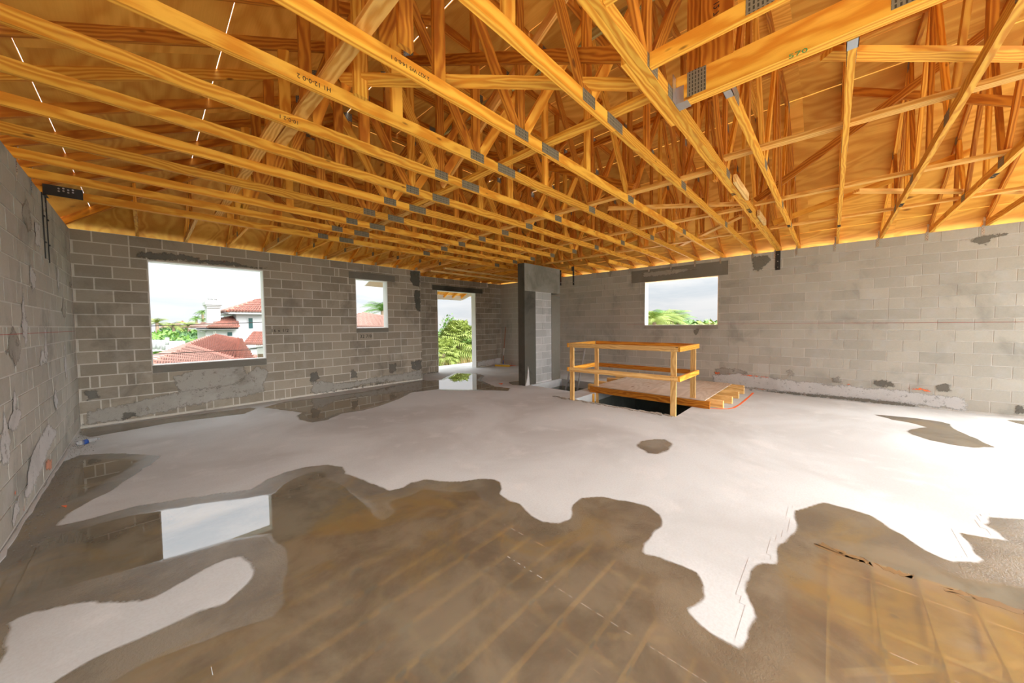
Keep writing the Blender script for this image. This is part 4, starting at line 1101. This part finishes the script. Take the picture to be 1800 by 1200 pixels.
# plastic bottle lying in the left corner
bt = empty('plastic_bottle', (-.62, 7.55, 0), label='clear plastic water bottle with blue label lying by the left wall', category='bottle')
p0, p1 = Vector((-.70, 7.50, .034)), Vector((-.50, 7.62, .034)); ax_ = (p1-p0).normalized()
prof = [(0, .0), (.0, .026), (.01, .032), (.12, .032), (.15, .028), (.19, .012), (.21, .012), (.21, .0)]
mb = MB()
for (s0, r0), (s1, r1) in zip(prof[1:-1], prof[2:]): mb.tube(p0+ax_*s0, p0+ax_*s1, max(r0, .001), max(r1, .001), n=16, cap=False)
mb.build('bottle_body', M_PLASTIC, bt, True)
mb = MB(); mb.tube(p0+ax_*.06, p0+ax_*.10, .0328, n=16); mb.build('bottle_label', M_BLUE, bt, True)
mb = MB(); mb.tube(p0+ax_*.205, p0+ax_*.222, .015, n=12); mb.build('cap', M_WHITE, bt, True)

for m_ in (M_TILE, M_TILEL):                # shade painted dark into the pans between the barrels
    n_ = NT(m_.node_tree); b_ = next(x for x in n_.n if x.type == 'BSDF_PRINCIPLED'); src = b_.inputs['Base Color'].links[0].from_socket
    a_ = n_.new('ShaderNodeAttribute', attribute_name='pan_shade'); n_.put(b_, 'Base Color', n_.mix(n_.math('MULTIPLY', a_.outputs['Fac'], .9, clamp=True), src, (.055, .035, .03)))
# ------------------------------------------------------------------ outside
GZ = -3.3
gm = mesh('ground', [(-120, -40, GZ), (160, -40, GZ), (160, 200, GZ), (-120, 200, GZ)], [(0, 1, 2, 3)])
link('ground', gm, M_GRASS, None, kind='structure')
mb = MB(); mb.prism([(-14, -16), (12, -22), (26, -14), (27, 6), (22, 12.5), (8, 12.5), (-9, 12), (-15, 2)], 'z', GZ+.001, GZ+.03); mb.build('sandy_bounce_ground', plain('bounce_sand', (.82, .78, .70), .9, 0, .06, 1), None, kind='structure')  # pale ground added to bounce skylight up under the eaves
mb = MB(); mb.box((XC-.2, YF-.1, GZ), (XB+.2, YD+.2, -.21)); 
mb2 = MB()
for lo, hi in (((XC-.2, YF-.1, GZ), (XC, YD+.2, -.2)), ((XC, YD, GZ), (XB+.2, YD+.2, -.2)), ((XB, YF-.1, GZ), (XB+.2, YD, -.2)), ((XC, YF-.1, GZ), (XB, YF+.1, -.2))): mb2.box(lo, hi)
mb2.build('wall_lower_storey', M_WHITE, None, kind='structure')

def tiles(name, parent, c, m, nu, nv, h=.08, step=.07):
    """barrel-tiled roof facet over a quad: c = p00, p10, p11, p01 (u across, v up the slope)"""
    p00, p10, p11, p01 = map(Vector, c)
    nrm = ((p10-p00).cross(p01-p00)); nrm.normalize()
    if nrm.z < 0: nrm = -nrm
    K = 6; V = []; F = []; cols = nu*K+1; rows = nv*2
    for j in range(rows):
        vj = (j//2 + (j % 2)*.999)/nv
        for i in range(cols):
            ui = i/(cols-1)
            P = (p00*(1-ui)+p10*ui)*(1-vj)+(p01*(1-ui)+p11*ui)*vj
            hh = h*abs(math.sin(math.pi*i/K))**.6 + (step if j % 2 == 0 else 0.0)
            V.append(P+nrm*hh)
    for j in range(rows-1):
        for i in range(cols-1): a_ = j*cols+i; F.append((a_, a_+1, a_+cols+1, a_+cols))
    me = mesh('roof_tiles', V, F)
    pan_shade = [ (1-abs(math.sin(math.pi*(i % cols)/K)))*.75 + (.45 if (i//cols) % 2 else 0)*((math.sin(i*12.9)+1)/2) for i in range(len(V))]  # shade of pans and course gaps, mixed in as dark colour
    me.attributes.new('pan_shade', 'FLOAT', 'POINT').data.foreach_set('value', np.array(pan_shade, np.float32))
    o = link('roof_tiles', me, m, None); world_child(o, parent)
    sm = o.modifiers.new('thick', 'SOLIDIFY'); sm.thickness = .12; sm.offset = -1
    return o
def cap_line(parent, p0, p1, r=.11, m=M_RIDGE):
    mb = MB(); mb.tube(p0, p1, r, n=8); return mb.build('ridge_cap', m, parent, True)
def w_(u, v, Y): return at(u, v, 'y', Y)

villa = empty('villa', tuple(w_(420, 600, 27)), label='white stucco villa with red clay tile roofs seen through the big window', category='house')
def vbox(nm, u0, v0, u1, v1, Y, depth, m, par=None):
    """front face spans the photo rectangle at distance Y"""
    p, q = w_(u0, v1, Y), w_(u1, v0, Y)
    return boxo(nm, (p.x, Y, p.z), (q.x, Y+depth, q.z), m, par or villa)
# tower
p, q = w_(415, 551, 27), w_(500, 551, 27)
boxo('wall', (p.x, 27, GZ), (q.x, 32, p.z), M_WHITE, villa)
vbox('fascia', 402, 546.5, 478, 551.5, 26.4, .12, M_WHITE); boxo('soffit', (w_(402, 551, 26.4).x, 26.4, p.z-.02), (q.x, 32, p.z+.06), M_WHITE, villa)
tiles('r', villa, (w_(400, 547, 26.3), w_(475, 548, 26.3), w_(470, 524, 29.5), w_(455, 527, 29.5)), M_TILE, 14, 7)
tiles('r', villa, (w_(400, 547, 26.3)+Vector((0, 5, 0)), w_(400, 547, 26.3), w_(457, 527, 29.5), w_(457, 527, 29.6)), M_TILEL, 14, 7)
cap_line(villa, w_(400, 546, 26.3), w_(457, 526.5, 29.5), .09)
win = vbox('window', 435.5, 557.5, 446, 579, 26.96, .06, M_WHITE)
o = vbox('pane', 437.5, 559, 444, 577, 26.93, .05, M_GLASS); o.parent = None; o.parent = win; o.matrix_parent_inverse = Matrix.Translation(-Vector(win.location))
# middle wing
p, q = w_(361, 578, 26.4), w_(416, 578, 26.4)
boxo('wall', (p.x, 26.4, GZ), (q.x, 31, p.z), M_WHITE, villa)
vbox('fascia', 345, 575.5, 421, 579.5, 25.8, .12, M_WHITE)
boxo('soffit', (w_(345, 579, 25.8).x, 25.8, p.z-.02), (q.x, 31, p.z+.05), M_WHITE, villa)
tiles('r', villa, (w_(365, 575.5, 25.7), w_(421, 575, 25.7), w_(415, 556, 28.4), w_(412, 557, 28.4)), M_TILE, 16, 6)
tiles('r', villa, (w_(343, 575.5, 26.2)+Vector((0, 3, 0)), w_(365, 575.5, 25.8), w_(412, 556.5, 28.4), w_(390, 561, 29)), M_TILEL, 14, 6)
cap_line(villa, w_(366, 575, 25.8), w_(413, 557, 28.4), .07)
win = vbox('window', 398.5, 582, 409, 591.5, 26.36, .06, M_WHITE)
o = vbox('pane', 400, 583.5, 408, 590, 26.33, .05, M_GLASS); o.parent = win; o.matrix_parent_inverse = Matrix.Translation(-Vector(win.location))
vbox('door_trim', 376, 582, 377.2, 598, 26.36, .05, M_WBUCK); vbox('door_trim', 379, 582, 380, 598, 26.36, .05, M_WBUCK)
mb = MB(); mb.tube(w_(345, 578, 25.85), w_(352, 581.5, 26.0), .05); mb.tube(w_(352, 581.5, 26.0), w_(361, 583, 26.35), .05); mb.build('downpipe', M_WHITE, villa, True)
# chimney with stepped cap and pot
vbox('chimney', 365.5, 538, 387, 575, 27.2, 1.0, M_WHITE)
ch = vbox('chimney_cap', 364, 538.5, 388.5, 541, 27.1, 1.2, M_WHITE); vbox('chimney_cap', 362.5, 535, 390, 538, 27.0, 1.4, M_WHITE); vbox('chimney_cap', 361, 530.5, 391, 535, 26.9, 1.6, M_WHITE)
for u in (368, 374.5, 381): vbox('chimney_pot', u, 525, u+2, 530.5, 27.3, .12, M_STEEL)
vbox('chimney_pot', 367, 523, 384, 525, 27.2, .7, M_WHITE)
# right small wing over the entry
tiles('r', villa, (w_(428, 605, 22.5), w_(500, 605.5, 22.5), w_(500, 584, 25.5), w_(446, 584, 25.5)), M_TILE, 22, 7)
vbox('fascia', 426, 606, 480, 609.5, 22.5, .1, M_WHITE); vbox('beam', 432, 609.5, 480, 614, 22.8, .3, M_WHITE)
vbox('column', 442, 612, 451.5, 650, 22.8, .35, M_WHITE); p = w_(451, 614, 25.2); boxo('wall', (p.x, 25.2, GZ), (p.x+4, 25.4, p.z+.6), M_WBUCK, villa)
vbox('planter', 455, 622, 464, 632, 24.5, .3, M_TRUNK)
# foreground low roof
A0, B0, K0 = w_(380, 592, 21.5), w_(420, 599, 21.5), w_(331, 612, 17.5)
low = empty('low_tiled_roof', tuple(A0), label='low hipped roof of pink and red barrel tiles just outside the big window', category='roof')
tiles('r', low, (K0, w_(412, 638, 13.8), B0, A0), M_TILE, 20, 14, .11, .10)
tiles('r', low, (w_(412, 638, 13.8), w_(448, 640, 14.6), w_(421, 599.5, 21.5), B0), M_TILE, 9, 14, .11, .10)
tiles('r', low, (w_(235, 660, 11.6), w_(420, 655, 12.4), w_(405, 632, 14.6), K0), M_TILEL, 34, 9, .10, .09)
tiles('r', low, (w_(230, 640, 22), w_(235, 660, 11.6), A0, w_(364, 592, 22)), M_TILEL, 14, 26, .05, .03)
for p_, q_ in ((A0, K0), (K0, w_(255, 647, 12.3)), (K0, w_(408, 634, 14.2)), (A0, B0), (w_(440, 634, 15), w_(448, 626, 16.5))): cap_line(low, p_, q_, .085)
mb = MB(); mb.box((w_(250, 640, 14).x, 14.5, GZ), (w_(425, 620, 20).x, 21, -1.6)); mb.build('wall', M_WHITE, low)
# roof seen through the small window
r2 = empty('tiled_roof', tuple(w_(650, 565, 24)), label='pale pink tiled roof filling the lower half of the small window', category='roof')
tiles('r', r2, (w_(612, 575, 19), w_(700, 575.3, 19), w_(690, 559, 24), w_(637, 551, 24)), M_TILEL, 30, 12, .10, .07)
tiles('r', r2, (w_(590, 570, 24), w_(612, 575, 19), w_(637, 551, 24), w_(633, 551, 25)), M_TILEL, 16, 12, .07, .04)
cap_line(r2, w_(637, 550.7, 24), w_(692, 559, 24), .1); cap_line(r2, w_(637, 551, 24), w_(612, 574.5, 19.1), .08)
p = w_(612, 575, 19.6); q = w_(705, 575, 19.6); boxo('wall', (p.x, 19.6, GZ), (q.x, 23.6, p.z-.05), M_WHITE, r2); boxo('fascia', (p.x-.3, 18.95, p.z-.22), (q.x, 19.05, p.z-.02), M_WHITE, r2)
# own eave corner above the small window
ev = empty('eave_corner', (4.6, 10.6, 2.9), label='white boxed eave corner hanging outside the top of the small window', category='roof')
PE = at(640, 502, 'y', 10.6)
board('fascia', (PE.x, 10.6, PE.z+.07), (PE.x+1.2, 10.6, PE.z+.07), .03, .16, M_WBUCK, ev); board('fascia', (PE.x, 10.58, PE.z+.07), (PE.x-.02, 9.5, PE.z+.42), .03, .16, M_WBUCK, ev)
boxo('soffit', (PE.x+.02, 9.45, PE.z+.16), (PE.x+1.2, 10.58, PE.z+.175), M_PLY, ev)

# overhead wires
for k, (a0, a1) in enumerate((((262, 622.5), (440, 614.5)), ((262, 573), (464, 566)))):
    mb = MB(); mb.tube(w_(*a0, 11), w_(*a1, 11), .008, n=5); mb.build('overhead_wire', M_INK, None, True, label=('thin dark wire crossing in front of the low tiled roof', 'faint upper wire crossing the sky in the big window')[k], category='wire')

# vegetation
def leaves(blobs, n, size, m, name, parent, flat=.0, seed=0):
    rng = np.random.RandomState(seed+11); V = []; F = []
    tot = sum(b[1]*b[2]*b[3] for b in blobs)
    for (c0, rx, ry, rz) in [(b[0], b[1], b[2], b[3]) for b in blobs]:
        k = max(20, int(n*rx*ry*rz/tot))
        d = rng.normal(size=(k, 3)); d /= np.linalg.norm(d, axis=1)[:, None]
        rad = rng.uniform(.55, 1.03, size=(k, 1))
        cc = np.array(c0)+d*rad*np.array([rx, ry, rz])*(1+.12*np.sin(d[:, :1]*9+d[:, 1:2]*7))
        for i in range(k):
            a_ = rng.normal(size=3); a_ /= np.linalg.norm(a_); b_ = np.cross(a_, rng.normal(size=3)); b_ /= np.linalg.norm(b_)+1e-9
            s_ = size*rng.uniform(.6, 1.3); q = len(V)
            V += [tuple(cc[i]-a_*s_), tuple(cc[i]+b_*s_*.45), tuple(cc[i]+a_*s_), tuple(cc[i]-b_*s_*.45)]; F.append((q, q+1, q+2, q+3))
    o = link(name, mesh(name, V, F), m, None); world_child(o, parent); return o
def bushy(loc, r, h, label, m, n=900, size=.16, seed=0, group=None, low=.55):
    t = empty('tree', loc, label=label, category='tree')
    if group: t['group'] = group
    rng = random.Random(seed)
    bl = []
    for i in range(7 if low > .5 else 11):
        an = rng.random()*6.28; rr = rng.uniform(.2, .62)*r
        bl.append(((loc[0]+math.cos(an)*rr, loc[1]+math.sin(an)*rr, loc[2]+h*rng.uniform(low, .86)), r*rng.uniform(.4, .62), r*rng.uniform(.4, .62), h*rng.uniform(.16, .26)))
    leaves(bl, n, size, m, 'foliage', t, seed=seed)
    mb = MB(); mb.tube(loc, (loc[0], loc[1], loc[2]+h*.7), r*.07+.03, r*.03+.02); 
    for b in bl[:4]: mb.tube((loc[0], loc[1], loc[2]+h*.45), b[0], r*.03+.01, .012, n=5)
    mb.build('trunk', M_TRUNK, t, True)
    return t
def palm(loc, h, fr_len, label, m, nf=22, droop=.9, seed=0, group=None, lw=.035, trunk_r=.14, nl=16):
    t = empty('palm_tree', loc, label=label, category='palm')
    if group: t['group'] = group
    rng = random.Random(seed); top = Vector((loc[0], loc[1], loc[2]+h))
    V = []; F = []
    for k in range(nf):
        an = 6.283*k/nf+rng.uniform(-.2, .2); el = rng.uniform(-.1, 1.25); d = Vector((math.cos(an), math.sin(an), 0))
        L = fr_len*rng.uniform(.8, 1.1); prev = None
        for i in range(nl+1):
            s_ = i/nl
            P = top+d*(L*s_*math.cos(el*(1-s_*.4)))+Vector((0, 0, L*(math.sin(el)*s_-droop*s_*s_*.75)))
            if prev is not None:
                tg = (P-prev).normalized(); sd = tg.cross(Vector((0, 0, 1))).normalized()
                ll = L*.30*math.sin(math.pi*min(1, .12+.85*s_))+.03
                for sg in (-1, 1):
                    q = len(V); e = P+(sd*sg*.85+tg*.55+Vector((0, 0, -.35)))*ll
                    V += [prev-tg*lw*.2, prev+tg*lw*1.6, e+tg*lw*.2, e]; F.append((q, q+1, q+2, q+3))
                q = len(V); V += [prev-sd*.012, prev+sd*.012, P+sd*.008, P-sd*.008]; F.append((q, q+1, q+2, q+3))
            prev = P
    o = link('fronds', mesh('fronds', V, F), m, None); world_child(o, t)
    mb = MB(); mb.tube(loc, top, trunk_r*1.15, trunk_r, n=9); mb.build('trunk', M_TRUNK, t, True)
    return t
def fan_palm(loc, h, r, label, seed=0, nf=90, m=M_LEAFY):
    t = empty('fan_palm', loc, label=label, category='palm')
    rng = random.Random(seed); top = Vector((loc[0], loc[1], loc[2]+h))
    for nm, mm, n_, e0, e1, rr in (('fan_leaves', m, nf, -.75, 1.5, 1.0), ('dead_leaves', M_LEAFD, nf//3, -1.35, -.7, .85)):
        V = []; F = []
        for k in range(n_):
            an = rng.random()*6.283; el = rng.uniform(e0, e1); d = Vector((math.cos(an)*math.cos(el), math.sin(an)*math.cos(el), math.sin(el)))
            P = top+d*r*rr*rng.uniform(.5, .75); s1 = d.cross(Vector((0, 0, 1))); s1 = s1.normalized() if s1.length > .01 else Vector((1, 0, 0)); s2 = d
            nb = 13
            for j in range(nb):
                q_ = -1.35+2.7*j/(nb-1); dd = (s2*math.cos(q_)+s1*math.sin(q_)); tip = P+dd*r*.48*rng.uniform(.85, 1.05)+Vector((0, 0, -r*.16)); mid = P+dd*r*.26; sd = dd.cross(Vector((.2, .3, .9))).normalized()*.024*r
                q = len(V); V += [P, mid+sd, tip, mid-sd]; F.append((q, q+1, q+2, q+3))
            q = len(V); V += [top-s1*.015, top+s1*.015, P+s1*.01, P-s1*.01]; F.append((q, q+1, q+2, q+3))
        o = link(nm, mesh(nm, V, F), mm, None); world_child(o, t)
    mb = MB(); mb.tube(loc, top, .22, .18, n=9); mb.build('trunk', M_TRUNK, t, True)
    return t
def base(u, v, Y): q = w_(u, v, Y); return (q.x, q.y, GZ), q.z-GZ
# through the door
(bx_, bh_) = base(806, 602, 17); fan_palm(bx_, bh_, 1.45, 'big shaggy fan palm filling the doorway view', 3, nf=230)
(bx_, bh_) = base(777, 622, 15.5); fan_palm(bx_, bh_, 1.0, 'smaller fan palm at the left edge of the doorway view', 4, nf=100)
for k, (u, v, Y, r_, hh) in enumerate(((806, 556, 23, 1.5, 0), (822, 560, 24, 1.2, 0), (785, 572, 26, 1.6, 0))):
    q, hh = base(u, v, Y); bushy(q, r_, hh*.92, ('bright green tree top above the fan palm in the doorway', 'smaller bright tree top at the right of the doorway', 'tree at the left behind the fan palm in the doorway')[k], M_LEAFB, 1300, .16, 30+k)
for k, (u, v, Y) in enumerate(((780, 648, 12.6), (798, 646, 12.8), (818, 643, 13.0), (832, 640, 13.2))):
    q, hh = base(u, v, Y); bushy(q, 1.0, hh*.95, 'flowering shrub at the foot of the doorway view, %s from the left' % ordr[k], (M_LEAFB, M_LEAFY)[k % 2], 900, .07, 40+k)
# through the big window
for k, (u, v, Y, L) in enumerate(((305, 573, 88, 2.0), (332, 573, 88, 2.0), (276, 567, 86, 1.8), (356, 548, 105, 1.7), (345, 559, 105, 1.5), (366, 559, 105, 1.7))):
    q, hh = base(u, v, Y)
    palm(q, hh, L*(1.15 if k < 3 else 1.0), ('left of the two date palms by the dock', 'right of the two date palms by the dock', 'palm crown at the left edge of the big window', 'tall coconut palm left of the white chimney', 'lower palm left of the white chimney', 'palm half hidden behind the white chimney')[k], (M_LEAFY if k < 3 else M_LEAF), 26, .75 if k < 3 else 1.0, 50+k, trunk_r=.22)
hedge = [(268, 585, 48), (285, 588, 48), (300, 590, 46), (318, 590, 48), (335, 588, 50), (350, 585, 50), (366, 582, 52), (272, 596, 40), (288, 600, 40), (345, 580, 56), (318, 578, 62), (295, 577, 62), (360, 574, 62)]
for k, (u, v, Y) in enumerate(hedge):
    q, hh = base(u, v-4, Y*1.75); bushy(q, 4.2, hh*.93, 'green tree beyond the dock, %s of the hedge built left to right' % ordn[k], (M_LEAFB, M_LEAF, M_LEAFK)[k % 3], 1500, .40, 70+k, low=.25, group='hedge trees beyond the dock')
# dock, pilings and distant house
dk = empty('boat_dock', tuple(w_(280, 612, 33)), label='pale boat dock with white pilings at lower left of the big window', category='dock')
p, q = w_(262, 615, 32), w_(335, 606, 33); boxo('deck', (p.x-2, 32, p.z-.1), (q.x, 36, p.z+.05), M_WBUCK, dk)
for u, v0, v1 in ((270.5, 597, 607), (278.5, 597, 607), (287.5, 597, 608), (294, 593, 600)):
    p0_, p1_ = w_(u, v1+6, 32), w_(u, v0, 32); mb = MB(); mb.tube(p0_, p1_, .10, n=8); mb.build('piling', M_WHITE, dk, True)
vb = w_(262, 611, 34); boxo('boat_lift', (vb.x, 34, vb.z-.2), (vb.x+1.8, 36, vb.z+.35), M_WHITE, dk)
fh = empty('far_house', tuple(w_(318, 570, 130)), label='far pale pink house roof above the hedge in the big window', category='house')
p, q = w_(285, 577, 130), w_(335, 577, 130); boxo('wall', (p.x, 130, GZ), (q.x, 140, p.z-.2), M_WHITE, fh)
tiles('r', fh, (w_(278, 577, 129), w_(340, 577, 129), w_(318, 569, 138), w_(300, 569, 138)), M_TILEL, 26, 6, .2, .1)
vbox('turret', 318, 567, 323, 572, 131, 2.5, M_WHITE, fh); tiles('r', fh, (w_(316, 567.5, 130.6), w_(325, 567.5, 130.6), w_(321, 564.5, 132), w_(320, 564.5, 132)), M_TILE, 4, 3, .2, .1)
# small window palm
q, hh = base(672, 546, 30); palm(q, hh, 2.4, 'green palm beside the roof in the small window', M_LEAFB, 24, .8, 91)
# right window: palms and tree line
def basx(u, v, X): q = at(u, v, 'x', X); return (q.x, q.y, GZ), q.z-GZ
for k, (u, v, X, L) in enumerate(((1143, 560, 26, 1.9), (1155, 560, 28, 2.2), (1168, 562, 30, 2.4), (1181, 562, 30, 2.2), (1192, 565, 32, 2.0), (1150, 566, 24, 2.0))):
    q, hh = basx(u, v, X); palm(q, hh, L, 'bright palm crown above the right window sill, %s from the left' % ordr[k], M_LEAFY if k % 2 else M_LEAFB, 22, .8, 100+k, group='palms outside the right window')
for k in range(16):
    u = 1134+9.2*k; X = 60+8*math.sin(k*2.1); v = 563.5-2.2*abs(math.sin(k*1.3)) - (3 if k > 6 else 0)*0
    q, hh = basx(u, v+1, X); bushy(q, 4.2, hh*.93, 'far horizon tree in the right window, %s from the left' % (ordn+['fourteenth', 'fifteenth', 'sixteenth'])[k], (M_LEAFB, M_LEAF, M_LEAFY)[k % 3], 420, .55, 120+k, group='tree line outside the right window')
